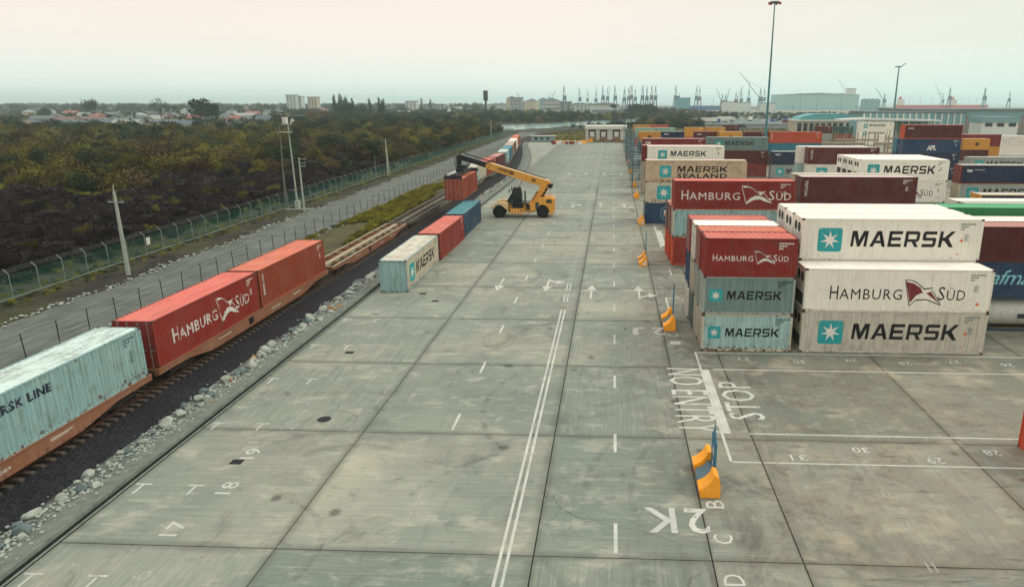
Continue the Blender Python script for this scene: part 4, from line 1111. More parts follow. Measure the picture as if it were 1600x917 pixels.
# ------------------------------------------------------------------ container wagons
M_WAG = paint('wagon_orange', (142, 88, 58), .8, .12); M_WAG2 = paint('wagon_grey', (88, 84, 78), .5, .1); M_SPINE2 = plain('spine_dull', (104, 96, 80), .85, .2, 3); M_WDARK = plain('underframe_dark', (44, 36, 32), .8, .3, 6)
M_SPINE = plain('spine_cream', (158, 146, 118), .8, .15, 3); M_WHEEL = plain('wheel_steel', (60, 46, 40), .6, .3, 8, .4)
wh_me = MB().tube((-.07, 0, 0), (.07, 0, 0), .46, n=18).mesh('wheel')
def wagon(y0, L, body, spine, label, open_deck, yaw=0.0):
    xc = trk(y0 + L / 2)
    r = empty('container_wagon', (xc, y0 + L / 2, .15), yaw); tag(r, label, 'wagon', 'wagons of the container train')
    hl = L / 2; zt = 1.1
    prof = [(-hl, zt), (hl, zt), (hl, zt - .32), (hl - 3.0, zt - .36), (hl - 5.6, zt - .78), (-hl + 5.6, zt - .78), (-hl + 3.0, zt - .36), (-hl, zt - .32)]
    for sx in (-1, 1):
        x0, x1 = sorted((sx * 1.28, sx * 1.20))
        sb = MB().prism(prof, 'x', x0, x1).build('side_beam', body, r)
        tb = MB(); a, b = sorted((sx * 1.34, sx * 1.14)); tb.box(a, b, -hl, hl, zt + .002, zt + .03); tb.build('top_flange', spine if open_deck else body, sb)
        if sx > 0:
            q = MB(); q.box(1.2801, 1.29, -2.2, -1.5, zt - .6, zt - .12); q.build('load_plate', M_TX_K, sb)
            b_ = fit_bm(text_bm('4439089', .0), 0, 1.5, 0, .16)
            me = bpy.data.meshes.new('wagon_number'); b_.to_mesh(me); b_.free(); link('wagon_number', me, M_TX_W, sb, loc=(1.286, 1.4, zt - .5), rot=(0, 0, math.pi / 2))
            q = MB(); q.box(1.281, 1.284, 5.2, 6.6, zt - .30, zt - .26); q.box(1.281, 1.284, 5.2, 6.3, zt - .38, zt - .35); q.box(1.281, 1.284, -6.2, -4.6, zt - .33, zt - .29); q.build('stencil_lines', M_TX_W, sb)
    MB().box(-.25, .25, -hl + .3, hl - .3, zt - .28, zt + .012).build('centre_sill', spine if open_deck else M_WDARK, r)
    n = max(8, int(L / 2.2))
    cb = MB(); cb.box(-1.19, -.251, -.06, .06, zt - .16, zt + .006); cb.box(.251, 1.19, -.06, .06, zt - .16, zt + .006); cbm = cb.mesh('cross_beam')
    for i in range(n + 1): link('cross_beam', cbm, spine if open_deck and i % 3 == 0 else body, r, loc=(0, -hl + .35 + (L - .7) * i / n, 0))
    for sg in (-1, 1):
        MB().box(-1.2, 1.2, sg * hl - (.12 if sg > 0 else -.0), sg * hl + (.0 if sg > 0 else .12), zt - .4, zt + .02).build('headstock', body, r)
        for sx in (-1, 1):
            MB().tube((sx * .9, sg * hl, zt - .2), (sx * .9, sg * (hl + .42), zt - .2), .09, n=8).tube((sx * .9, sg * (hl + .42), zt - .2), (sx * .9, sg * (hl + .48), zt - .2), .22, n=12).build('buffer', M_WDARK, r)
        bg = MB(); yb = sg * (hl - 2.6)
        for sx in (-1, 1):
            bg.box(sx * 1.0 - .07, sx * 1.0 + .07, yb - 1.35, yb + 1.35, .35, .58)
            bg.box(sx * 1.0 - .1, sx * 1.0 + .1, yb - .3, yb + .3, .25, .349)
        bg.box(-.93, .93, yb - .2, yb + .2, .4, .62); bo = bg.build('bogie', M_WDARK, r)
        for dy in (-.95, .95):
            for sx in (-1, 1): link('wheel', wh_me, M_WHEEL, bo, loc=(sx * .76, yb + dy, .465))
            MB().tube((-.7, yb + dy, .465), (.7, yb + dy, .465), .07, n=8).build('axle', M_WHEEL, bo)
    return r
wagon(10.9, 25.5, M_WAG, M_SPINE, 'orange flat wagon under the pale teal container', False)
wagon(37.1, 25.2, M_WAG, M_SPINE, 'orange flat wagon carrying the two red containers', False)
wagon(63.4, 24.6, M_WAG, M_SPINE, 'empty orange skeletal wagon with a cream centre sill and open bays', True)
wagon(89.1, 31.0, M_WAG2, M_SPINE2, 'empty dark skeletal wagon under the hanging container', True)
for i, (y0, L) in enumerate([(121.6, 26.3), (148.0, 27.2)]): wagon(y0, L, M_WAG2, M_SPINE, ['dark wagon under the grey and star-logo containers', 'dark wagon under the red and maroon containers beyond the boom'][i], False)
for (y, a), w in zip(TRAIN_FAR[4:], ('whitish teal', 'teal blue', 'pinkish grey', 'brown', 'white', 'next-to-last rusty red', 'last rusty red')):
    wagon(y - .3, 12.9, M_WAG2, M_SPINE, 'short dark wagon under the %s container of the train' % w, False, a)

# ------------------------------------------------------------------ reach stacker (faces -x)
M_YEL = paint('machine_yellow', (226, 158, 52), .12, .08, .4); M_BLK = plain('machine_black', (26, 27, 30), .45, .25, 5); M_TYRE = plain('tyre_rubber', (30, 29, 30), .9, .25, 6, bump=.1)
M_CHROME = plain('cylinder_rod', (170, 172, 172), .25, .1, 3, .9); M_GLASS = plain('cab_glass', (30, 40, 44), .12, .1, 2, .0, spec=.8)
rs = empty('reach_stacker', (-16.55, 102.6, 0)); tag(rs, 'yellow reach stacker with long black and yellow boom holding a container', 'reach stacker')
def cyl_y(name, x, z, r_, y0, y1, m, p, n=28): return MB().tube((x, y0, z), (x, y1, z), r_, n=n).build(name, m, p)
TY = MB(); N = 32
vs = []; rr = [(.45, 0), (.80, .0), (.87, .06), (.88, .2), (.88, .45), (.87, .59), (.80, .65), (.45, .65)]
for i in range(N):
    a = 2 * math.pi * i / N
    for r_, yy in rr: vs.append((r_ * math.cos(a), yy, r_ * math.sin(a)))
k = len(rr); TY.add(vs, [(i * k + j, ((i + 1) % N) * k + j, ((i + 1) % N) * k + j + 1, i * k + j + 1) for i in range(N) for j in range(k - 1)])
ty_me = TY.mesh('tyre'); rim_me = MB().tube((0, .08, 0), (0, .5, 0), .46, n=20).tube((0, .02, 0), (0, .079, 0), .2, n=12).mesh('rim')
for x, ys in ((0, (-1.95, -1.2, .6, 1.35)), (6.4, (-1.55, .95))):
    for y in ys:
        w = link('wheel', ty_me, M_TYRE, rs, loc=(x, y, .88)); link('rim', rim_me, M_BLK, w)
s = MB(); s.prism([(-.6, 1.2), (.95, 1.2), (1.2, .75), (5.3, .75), (5.5, 1.3), (5.2, 2.0), (.9, 2.0), (-.3, 1.95)], 'y', -1.15, 1.15)
s.build('chassis', M_YEL, rs, bevel=.03)
for sy in (-1, 1):
    ar = [(-1.02, 1.15)] + [(1.04 * math.cos(R(a)), .9 + 1.04 * math.sin(R(a))) for a in range(165, 20, -15)] + [(1.25, 1.3), (1.25, .8), (1.4, .8), (1.4, 2.15), (.2, 2.3), (-.55, 2.1), (-1.1, 1.6)]
    y0, y1 = sorted((sy * 1.151, sy * 1.98)); MB().prism(ar, 'y', y0, y1).build('front_fender', paint('fender_pale', (232, 200, 140), .1, .25), rs)
    # rear body with the wheel arch
    ar = [(5.25, 1.0)] + [(6.4 + 1.06 * math.cos(R(a)), .9 + 1.06 * math.sin(R(a))) for a in range(170, -5, -15)] + [(7.5, .55), (7.95, .55), (8.0, 2.6), (7.7, 2.95), (5.9, 2.85), (5.3, 2.2), (4.6, 1.95), (4.6, 1.0)]
    y0, y1 = sorted((sy * 1.152, sy * 1.75)); MB().prism(ar, 'y', y0, y1).build('rear_body', M_YEL, rs)
s = MB(); s.prism([(6.9, .7), (8.05, .7), (8.1, 2.65), (7.75, 3.0), (5.9, 2.9), (5.3, 2.001), (5.3, 1.9), (6.9, 1.9)], 'y', -1.149, 1.149); s.build('counterweight', M_YEL, rs, bevel=.03)
# side box with hazard stripes, steps, railing
s = MB(); s.box(1.75, 3.75, -1.92, -1.16, .55, 1.35); bx_ = s.build('battery_box', M_YEL, rs, bevel=.02)
for i in range(8):
    x = 1.9 + i * .22; MB().add([(x, -1.925, .6), (x + .11, -1.925, .6), (x + .27, -1.925, .98), (x + .16, -1.925, .98)], [(0, 1, 2, 3)]).build('hazard_stripe', M_TX_W if i % 2 else M_TX_O, bx_)
b_ = fit_bm(text_bm('26', .03), 0, .4, 0, .3); me = bpy.data.meshes.new('number'); b_.to_mesh(me); b_.free(); link('number', me, M_TX_K, bx_, loc=(3.15, -1.926, 1.02))
s = MB(); s.box(1.3, 4.4, -1.5, 1.5, 2.002, 2.1); s.build('deck', M_BLK, rs)
s = MB()
for x in (1.9, 2.5, 3.1, 3.6): s.tube((x, -1.55, 1.36), (x, -1.55, 2.95), .03, n=6)
for z in (2.2, 2.55, 2.95): s.tube((1.9, -1.55, z), (3.6, -1.55, z), .03, n=6)
s.build('railing', M_BLK, rs)
s = MB(); s.box(2.0, 3.5, -1.45, -1.16, 1.4, 2.0); s.build('step_panel', M_BLK, rs)
s = MB(); s.box(4.0, 4.9, -1.5, -1.16, 1.2, 1.9); s.tube((4.3, -1.55, 1.55), (4.3, -1.3, 1.55), .3, n=14); s.build('hydraulic_tank', M_BLK, rs)
# cab
s = MB(); s.prism([(1.75, 2.7), (3.2, 2.7), (3.25, 3.2), (3.05, 4.25), (2.05, 4.3), (1.85, 3.6)], 'y', -.72, .72); cb_ = s.build('cab', M_BLK, rs, bevel=.05)
MB().add([(2.0, -.73, 2.95), (3.05, -.73, 2.95), (2.92, -.73, 4.05), (2.15, -.73, 4.08)], [(0, 1, 2, 3)]).build('side_window', M_GLASS, cb_)
MB().add([(1.79, -.6, 3.0), (1.79, .6, 3.0), (2.0, .6, 4.15), (2.0, -.6, 4.15)], [(0, 1, 2, 3)]).build('windscreen', M_GLASS, cb_)
s = MB(); s.bar((1.1, -.7, 2.1), (1.9, -.7, 3.3), .16, .3); s.bar((1.1, .7, 2.1), (1.9, .7, 3.3), .16, .3); s.box(1.9, 3.2, -.6, .6, 2.1, 2.7); s.build('cab_mount', M_BLK, rs)
# mast arm leaning back and the boom pivot
for sy in (-1, 1):
    y0, y1 = sorted((sy * .62, sy * .85)); MB().prism([(4.35, 2.0), (5.45, 2.0), (6.75, 4.0), (7.1, 4.9), (6.3, 4.9), (5.9, 4.2)], 'y', y0, y1).build('boom_support', M_YEL, rs)
b_ = fit_bm(text_bm('HYSTER', .03), 0, 1.5, 0, .3); me = bpy.data.meshes.new('support_lettering'); b_.to_mesh(me); b_.free(); link('support_lettering', me, M_TX_K, rs, loc=(5.02, -.856, 2.45), rot=(0, -R(57), 0))
MB().bar((6.2, 0, 2.9), (7.0, 0, 4.4), .5, .5).build('rear_strut', M_BLK, rs)
BA = math.atan2(2.72, 9.0); ux, uz = -math.cos(BA), math.sin(BA); px, pz = -math.sin(BA) * 1.0, -math.cos(BA)
def bp(d, o): return (7.55 + ux * d - o * math.sin(BA) * 1.0 * 1.0, 4.62 + uz * d - o * math.cos(BA))
outer = [bp(-.25, .15), bp(.3, -.5), bp(9.4, -.5), bp(9.95, -.05), bp(9.7, .42), bp(4.8, .55), bp(1.6, .55), bp(.1, .55)]
s = MB(); s.prism(outer, 'y', -.5, .5); bm_ = s.build('boom_outer_section', M_YEL, rs, bevel=.03)
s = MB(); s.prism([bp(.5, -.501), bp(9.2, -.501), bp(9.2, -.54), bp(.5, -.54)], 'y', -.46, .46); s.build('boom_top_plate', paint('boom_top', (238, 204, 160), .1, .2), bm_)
def boom_text(txt, d, o, hgt, ln):
    b_ = fit_bm(text_bm(txt, .05), 0, ln, 0, hgt); me = bpy.data.meshes.new('boom_lettering'); b_.to_mesh(me); b_.free(); x, z = bp(d, o)
    link('boom_lettering', me, M_TX_K, bm_, loc=(x, -.506, z), rot=(0, BA, 0))
boom_text('HYSTER', 8.0, .17, .46, 2.5); boom_text('26', 2.9, .22, .48, .65)
for d, o in ((.35, .1), (9.4, .15), (9.3, -.3)):
    x, z = bp(d, o); cyl_y('boom_pin', x, z, .09, -.56, -.5001, M_BLK, bm_, 10)
x, z = bp(.0, .1); cyl_y('boom_pivot', x, z, .34, -.88, .88, M_BLK, rs, 16)
s = MB(); s.prism([bp(9.3, -.36), bp(13.6, -.36), bp(13.6, .36), bp(9.3, .36)], 'y', -.38, .38); s.build('boom_inner_section', M_BLK, rs, bevel=.03)
hxp, hzp = bp(13.6, 0)
s = MB(); s.prism([(hxp + .35, hzp + .3), (hxp - .3, hzp + .42), (hxp - .75, hzp + .15), (hxp - .75, hzp - 1.5), (hxp - .25, hzp - 1.5), (hxp - .1, hzp - .5), (hxp + .3, hzp - .2)], 'y', -.45, .45); s.build('boom_head', M_BLK, rs, bevel=.03)
for sy in (-1, 1):
    x0, z0 = 1.5, 2.2; x1, z1 = bp(4.2, .5); xm, zm = x0 + (x1 - x0) * .6, z0 + (z1 - z0) * .6
    MB().tube((x0, sy * .42, z0), (xm, sy * .42, zm), .16, n=14).build('lift_cylinder', M_BLK, rs); MB().tube((xm, sy * .42, zm), (x1, sy * .42, z1), .09, n=12).build('cylinder_rod', M_CHROME, rs)
# hoses, lights, ladders, mirrors
s = MB()
for o_ in (-.62, -.70):
    pp = [bp(d, o_) for d in (1, 3, 5, 7, 9, 11, 13.2)]
    for a, b in zip(pp, pp[1:]): s.tube((a[0], .2 + o_ * .2, a[1]), (b[0], .2 + o_ * .2, b[1]), .04, n=5)
pp = [bp(13.0, -.5), bp(13.6, -1.1), (hxp - 1.1, hzp - .2), (hxp - .9, hzp - 1.5)]
for a, b in zip(pp, pp[1:]): s.tube((a[0], -.2, a[1]), (b[0], -.2, b[1]), .05, n=5)
s.build('hose_bundle', M_BLK, rs)
s = MB()
for x in (5.95, 7.4):
    for y in (-1.1, 1.1): s.tube((x, y, 2.85), (x, y, 3.75), .03, n=5)
for y in (-1.1, 1.1): s.tube((5.95, y, 3.75), (7.4, y, 3.75), .03, n=5); s.tube((5.95, y, 3.3), (7.4, y, 3.3), .025, n=5)
s.build('handrail', M_YEL, rs)
for x, y, z in ((-1.05, -1.6, 2.15), (-1.05, 1.6, 2.15), (8.05, -1.2, 2.3), (8.05, 1.2, 2.3)): MB().box(x - .06, x + .06, y - .16, y + .16, z - .1, z + .1).build('lamp', M_TX_W if x < 0 else M_TX_O, rs)
for y in (-1, 1): MB().bar((1.9, y * .72, 3.9), (1.6, y * 1.25, 3.9), .04).box(1.5, 1.6, y * 1.25 - .12, y * 1.25 + .12, 3.6, 4.1).build('mirror', M_BLK, rs)
s = MB(); s.box(5.4, 5.9, -1.77, -1.751, 1.5, 2.3); s.box(7.0, 7.8, -1.77, -1.751, 2.2, 2.7); s.build('vent_grille', M_GRILLE, rs)
s = MB(); [s.box(1.75, 3.75, -1.98, -1.921, z, z + .05) for z in (.48,)]; [s.box(.98, 1.6, -1.75, -1.45, .5 + q * .42, .55 + q * .42) for q in range(4)]; s.build('step', M_BLK, rs)
s = MB(); s.tube((3.6, .9, 2.1), (3.6, .9, 3.6), .12, n=10); s.build('exhaust', M_GRILLE, rs)
# spreader: runs along y over the hanging box
zc = LIFT[2] + h + .03; xs = LIFT[0] + CW / 2 + 16.55; yc = LIFT[1] + L4 / 2 - 102.6
s = MB(); s.box(xs - .55, xs + .55, yc - 1.6, yc + 1.6, zc + .55, zc + 1.0); s.tube((xs, yc, zc + 1.0), (xs, yc, hzp - 1.3), .38, n=16); s.box(xs - .3, xs + .7, yc - .6, yc + 2.6, zc + 1.05, zc + 1.4); s.build('rotator', M_BLK, rs)
MB().bar((hxp - .5, 0, hzp - 1.4), (xs, yc, hzp - 1.3), .7, .5).build('rotator_arm', M_BLK, rs)
s = MB(); s.box(xs - .42, xs - .12, yc - 5.8, yc + 5.8, zc + .2, zc + .549); s.box(xs + .12, xs + .42, yc - 5.8, yc + 5.8, zc + .2, zc + .549); s.build('spreader_beam', M_BLK, rs)
for sg in (-1, 1):
    s = MB(); s.box(xs - 1.2, xs + 1.2, yc + sg * 5.92 - .15, yc + sg * 5.92 + .15, zc, zc + .4); s.build('spreader_end', M_BLK, rs)
s = MB(); s.box(xs - .9, xs - .5, yc - 5.4, yc - 5.0, zc + .41, zc + .7); s.build('work_lamp', M_TX_W, rs)

# ------------------------------------------------------------------ boulders along the ballast, one by one
M_ROCK = plain('boulder_pale', (158, 162, 150), .95, .3, 2.2, bump=.5); M_ROCK2 = plain('boulder_tan', (166, 130, 92), .95, .25, 2.2, bump=.5)
M_ROCK3 = plain('boulder_grey', (104, 116, 114), .95, .3, 2.2, bump=.5)
rocks = []
for k in range(9):
    rnd = random.Random(20 + k); b = bmesh.new(); bmesh.ops.create_icosphere(b, subdivisions=2, radius=.5)
    for v in b.verts: v.co *= .85 + .15 * rnd.random()
    for q in range(7):
        n = Vector((rnd.uniform(-1, 1), rnd.uniform(-1, 1), rnd.uniform(-.3, 1))).normalized(); dd = .25 + .12 * rnd.random()
        for v in b.verts:
            e = v.co.dot(n) - dd
            if e > 0: v.co -= n * e
    for v in b.verts: v.co.z *= .72
    me = bpy.data.meshes.new('boulder'); b.to_mesh(me); b.free(); me.materials.append(M_ROCK); rocks.append(me)
rnd = random.Random(4); y = 19.5; nr = 0
def edge_x(y):
    for (x0, y0), (x1, y1) in zip(edge, edge[1:]):
        if y0 <= y <= y1: return x0 + (x1 - x0) * (y - y0) / (y1 - y0)
    return -22
while y < 250 and nr < 296:
    dens = .9 + .5 * math.sin(y * .35) + .4 * math.sin(y * .13 + 1)
    for c in range(rnd.choice((1, 2, 2, 3)) if dens > .45 and y < 200 else 1):
        sz = rnd.uniform(.35, .95) * (1 if c == 0 else .65)
        x = edge_x(y) - 2.25 + rnd.uniform(-.4, .4) + (.45 if c else 0)
        m = M_ROCK2 if rnd.random() < .07 else (M_ROCK3 if rnd.random() < .35 else M_ROCK)
        o = link('boulder', rnd.choice(rocks), m, None, loc=(x, y + rnd.uniform(-.4, .4), -.12 + sz * .22), rot=(rnd.uniform(-.4, .4), rnd.uniform(-.4, .4), rnd.uniform(0, 6.3)), sc=(sz * rnd.uniform(.85, 1.25), sz, sz * rnd.uniform(.8, 1.1)))
        tag(o, {'boulder_tan': 'tan boulder among the pale ones in the row beside the kerb', 'boulder_grey': 'grey boulder in the row between the ballast and the kerb', 'boulder_pale': 'pale boulder in the row between the ballast and the kerb'}[m.name], 'boulder', 'boulders in a row beside the track: ' + m.name.split('_')[1]); nr += 1
    y += rnd.uniform(.5, .95) * (1.0 if y < 110 else 2.0)
s = MB(); rnd = random.Random(8)
ico = bmesh.new(); bmesh.ops.create_icosphere(ico, subdivisions=1, radius=.5); iv = [v.co.copy() for v in ico.verts]; jf = [tuple(v.index for v in f.verts) for f in ico.faces]; ico.free()
for k in range(2600):
    y = 18 + 110 * rnd.random() ** 1.4; x = edge_x(y) - 2.1 + rnd.gauss(0, .42) + .1; q = rnd.uniform(.05, .2)
    s.add([(x + v.x * q * rnd.uniform(.8, 1.3), y + v.y * q, -.11 + q * .3 + v.z * q * .7) for v in iv], jf)
for k in range(1500):       # stones along the service road
    y = 25 + 150 * rnd.random() ** 1.3; q = rnd.uniform(.08, .3)
    x = (road_l(y) + rnd.gauss(0, .35)) if rnd.random() < .55 else (-38.0 - max(0, .01 * (y - 100)) + rnd.gauss(0, .5))
    s.add([(x + v.x * q * 1.3, y + v.y * q, -.2 + q * .3 + v.z * q * .6) for v in iv], jf)
o = s.build('loose_stones', M_ROCK); tag(o, 'loose broken stones scattered beside the kerb and the gravel road', 'stones', kind='stuff')

# ------------------------------------------------------------------ fences
M_GALV = plain('galvanised_post', (122, 132, 124), .6, .15, 3); M_GREENW = plain('green_mesh_wire', (34, 116, 96), .6, .15, 3); M_DKPOST = plain('dark_post', (40, 40, 42), .7, .2, 3)
fr = empty('mesh_fence', (0, 0, 0)); tag(fr, 'green wire mesh fence on pale posts with bent tops along the scrubland', 'fence')
pst = MB(); pst.tube((0, 0, -.05), (0, 0, 2.2), .045, n=6); pst.tube((0, 0, 2.2), (-.42, 0, 2.62), .04, n=6); p_me = pst.mesh('post')
pan = MB()
for i in range(25): pan.bar((0, .06 + i * .119, .05), (0, .06 + i * .119, 2.1), .006)
for i in range(21): pan.bar((0, .03, .08 + i * .1), (0, 2.95, .08 + i * .1), .006)
pan_me = pan.mesh('mesh_panel')
rl = MB(); rl.bar((0, 0, .12), (0, 3.0, .12), .09); rl_me = rl.mesh('bottom_rail')
lw = MB()
for i in range(3): lw.bar((-.12 - .13 * i, 0, 2.32 + .12 * i), (-.12 - .13 * i, 3.0, 2.32 + .12 * i), .014)
lw_me = lw.mesh('barbed_wire')
y = 26.0; k = 0
while y < 396:
    x0, x1 = fence_x(y), fence_x(y + 3); a = -math.atan2(x1 - x0, 3) * 1.0
    link('post', p_me, M_GALV, fr, loc=(x0, y, -.1), rot=(0, 0, a)); link('mesh_panel', pan_me, M_GREENW, fr, loc=(x0, y, -.1), rot=(0, 0, a)); link('bottom_rail', rl_me, M_GALV, fr, loc=(x0, y, -.1), rot=(0, 0, a))
    if y < 200: link('barbed_wire', lw_me, M_GALV, fr, loc=(x0, y, -.1), rot=(0, 0, a))
    if k in (12, 19, 33): MB().tube((x0, y, 1.4), (x0, y + 1.6, -.1), .035, n=6).build('brace', M_GALV, fr)
    y += 3; k += 1
# far leg of the fence that follows the curve of the siding
fl = empty('mesh_fence', (0, 0, 0)); tag(fl, 'green wire mesh fence following the curved siding in the distance', 'fence')
farp = [(-60, 396)]; pts_ = offset_line(TRACK[147:], -7.5); s = MB()
for (x, y, a) in along([(-55.7, 396)] + [(p[0], p[1]) for p in pts_ if p[1] > 402], 3.0):
    link('post', p_me, M_GALV, fl, loc=(x, y, -.2), rot=(0, 0, a)); link('mesh_panel', pan_me, M_GREENW, fl, loc=(x, y, -.2), rot=(0, 0, a))
# thin dark posts with wires next to the track
wf = empty('wire_fence', (0, 0, 0)); tag(wf, 'thin dark posts strung with wire between the gravel road and the train', 'fence')
tp = MB(); tp.box(-.025, .025, -.025, .025, 0, 1.8); tp_me = tp.mesh('post')
wr = MB(); [wr.bar((0, 0, z), (0, 2.95, z), .010) for z in (.5, .95, 1.4, 1.75)]; wr_me = wr.mesh('wire')
y = 24.5
while y < 300:
    x = -39.15 - (.006 * (y - 80) if y > 80 else 0); link('post', tp_me, M_DKPOST, wf, loc=(x, y, -.22), rot=(rnd.uniform(-.03, .03), rnd.uniform(-.03, .03), 0)); link('wire', wr_me, M_DKPOST, wf, loc=(x, y, -.22)); y += 2.95
# warning plate hung on the fence
o = MB().box(-.02, .02, -.3, .3, 1.1, 1.9).build('notice_board', M_TX_W, None, loc=(fence_x(74.4) + .1, 74.4, -.1)); tag(o, 'small white notice board fixed to the green mesh fence', 'sign')

# ------------------------------------------------------------------ poles
M_POLE = plain('concrete_pole', (160, 164, 150), .9, .15, 1.5); M_DPOLE = plain('dark_pole', (112, 114, 104), .8, .2, 2)
def pole(x, y, hgt, r0, r1, lab, arms=(), m=M_POLE, extra=None, dz=-.2):
    r = empty('utility_pole', (x, y, dz)); tag(r, lab, 'pole', 'poles beside the gravel road')
    MB().tube((0, 0, 0), (0, 0, hgt), r0, r1, n=8).build('shaft', m, r)
    for z, w, off in arms:
        a = MB().box(off - w / 2, off + w / 2, -.05, .05, z - .05, z + .05).build('crossarm', M_POLE, r)
        for sx in (-.4, .4): MB().tube((off + sx * w, 0, z + .05), (off + sx * w, 0, z + .25), .04, n=6).build('insulator', M_GALV, a)
    return r
p1 = pole(-47.75, 64.9, 8.3, .21, .13, 'pale concrete pole nearest the camera, leaning by the gravel road', [(7.3, 1.5, 0)])
MB().tube((0, 0, 8.3), (0, 0, 8.9), .05, n=6).build('top_spike', M_POLE, p1)
pole(-48.3, 106.9, 8.3, .17, .12, 'pale pole with three short arms to one side', [(8.1, 1.1, .55), (7.5, 1.0, .5), (7.0, 1.0, .5)])
pole(-51.4, 159, 8.5, .18, .12, 'pale pole propped by a slanting strut beside the mesh fence', [])
MB().tube((0, 1.6, 0), (0, 0, 7.4), .13, .10, n=8).build('strut', M_POLE, bpy.data.objects['utility_pole.002'])
pole(-53.5, 157, 5.2, .08, .06, 'thin short post just left of the propped pole', [], M_GALV)
pole(-55.2, 322, 8.2, .2, .15, 'pale pole at the far end of the mesh fence', [])
# twin-pole platform with the white transformer box
tw = empty('transformer_mast', (-50.6, 108.5, -.2)); tag(tw, 'tall twin-pole mast with small platform and white box on top', 'mast')
for nm, x, hh in (('pole', -1.25, 13.2), ('pole', .55, 13.2)): MB().tube((x * 1.1, 0, 0), (x * .75, 0, hh), .16 if x > 0 else .11, .10, n=8).build(nm, M_POLE if x > 0 else M_DPOLE, tw)
MB().box(-1.3, .8, -.6, .6, 12.0, 12.1).build('platform', M_POLE, tw)
MB().box(-.3, .35, -.3, .3, 13.3, 14.3).build('transformer_box', M_TX_W, tw, bevel=.04); MB().box(-.6, .8, -.15, .15, 13.15, 13.28).build('bracket', M_POLE, tw)
s = MB(); s.tube((.8, 0, 13.3), (1.25, 0, 13.9), .1, .24, n=10); s.build('floodlight', M_TX_W, tw)
s = MB()
for z in (3.2, 6.0, 7.8): s.bar((-1.1, 0, z), (.4, 0, z), .07)
s.bar((-1.1, 0, .3), (-1.1, 0, 5.8), .1); s.build('cross_braces', M_DPOLE, tw)
MB().box(.3, .9, -.4, .4, .1, 1.5).build('control_cabinet', M_POLE, tw)
o = MB().box(-2.4, 2.6, -.9, .9, 0, .14).build('concrete_pad', M_CURB, None, loc=(-50.2, 108.2, -.16)); tag(o, 'pale concrete pad under the twin-pole mast', 'concrete pad')
# overhead wires between the poles
s = MB()
def wire(a, b, sag=.5):
    a, b = Vector(a), Vector(b)
    pts = [a.lerp(b, i / 10) - Vector((0, 0, sag * 4 * (i / 10) * (1 - i / 10))) for i in range(11)]
    for p, q in zip(pts, pts[1:]): s.bar(p, q, .022)
for dx in (-.6, .6): wire((-47.75 + dx, 64.9, 7.2), (-90 + dx, -5, 6.2), 1.0); wire((-47.75 + dx, 64.9, 7.2), (-48.1 + dx * .6, 106.9, 7.4), .7)
o = s.build('overhead_wire', M_DKPOST); tag(o, 'thin dark overhead wires strung from the nearest pale pole', 'wire')

# tall lighting mast
M_MASTC = plain('mast_paint', (70, 120, 120), .6, .1, 1)
lm = empty('light_mast', (40.3, 190, 0)); tag(lm, 'very tall tapering floodlight mast rising behind the container stacks', 'light mast')
MB().tube((0, 0, 0), (0, 0, 40.3), .40, .13, n=12).build('shaft', M_MASTC, lm)
s = MB(); s.tube((0, 0, 40.3), (0, 0, 40.6), 1.3, n=12); s.build('head_ring', M_MASTC, lm)
for k in range(6):
    a = k * math.pi / 3; MB().box(-.28, .28, -.16, .16, -.25, .25).build('floodlight', paint('lamp_red', (176, 70, 60), .1, .1), lm, loc=(1.35 * math.cos(a), 1.35 * math.sin(a), 40.2), rot=(.5, 0, a))
lm2 = empty('light_mast', (191.5, 500, 0)); tag(lm2, 'slimmer dark floodlight mast behind the tallest pile at the right', 'light mast')
MB().tube((0, 0, 0), (0, 0, 38.5), .8, .35, n=10).build('shaft', M_MASTC, lm2); MB().box(-2.4, 1.6, -.5, .5, 38.5, 39.3).build('lamp_frame', M_MASTC, lm2); MB().bar((1.2, 0, 39.0), (4.0, 0, 41), .5).build('bracket', M_MASTC, lm2)

# ------------------------------------------------------------------ yellow bay barriers
M_PLAST = paint('barrier_orange', (255, 166, 18), .02, .06, .4, .1); M_SIGNB = plain('sign_blue', (28, 104, 132), .5, .1, 2); M_PLATE = plain('rubber_plate', (96, 118, 124), .8, .15, 3)
M_STRIPE = paint('barrier_white', (226, 222, 210), .02, .1)
prof = [(.44, 0), (.44, .62), (.36, .98), (.22, 1.08), (.12, 1.06), (.13, .95), (.05, .80), (-.10, .62), (-.28, .48), (-.48, .40), (-.40, 0)]
wedge_me = MB().prism(prof, 'y', -.42, .42).mesh('wedge')
b = bmesh.new(); b.from_mesh(wedge_me); bmesh.ops.bevel(b, geom=list(b.edges), offset=.03, segments=2, affect='EDGES', clamp_overlap=True); b.to_mesh(wedge_me); b.free()
BAR = [(4.35, 27.2, 'nearest yellow wedge barrier with a blue sign, by the painted bay letters'), (4.4, 49.8, 'yellow wedge barrier second from the camera, beside the first stack'), (3.3, 70.9, 'yellow wedge barrier standing on the faded box left of the second block'), (4.1, 96.0, 'striped yellow barrier by the blue container with ringed emblem'),
       (4.3, 123, 'orange barrier at the corner of the fourth block'), (4.4, 140, 'orange barrier before the grey steel racks'), (4.4, 168, 'orange barrier below the grey racks'), (4.6, 196, 'orange barrier with pale stripe by the racks'), (4.4, 226, 'flat orange barrier nearest the white shed')]
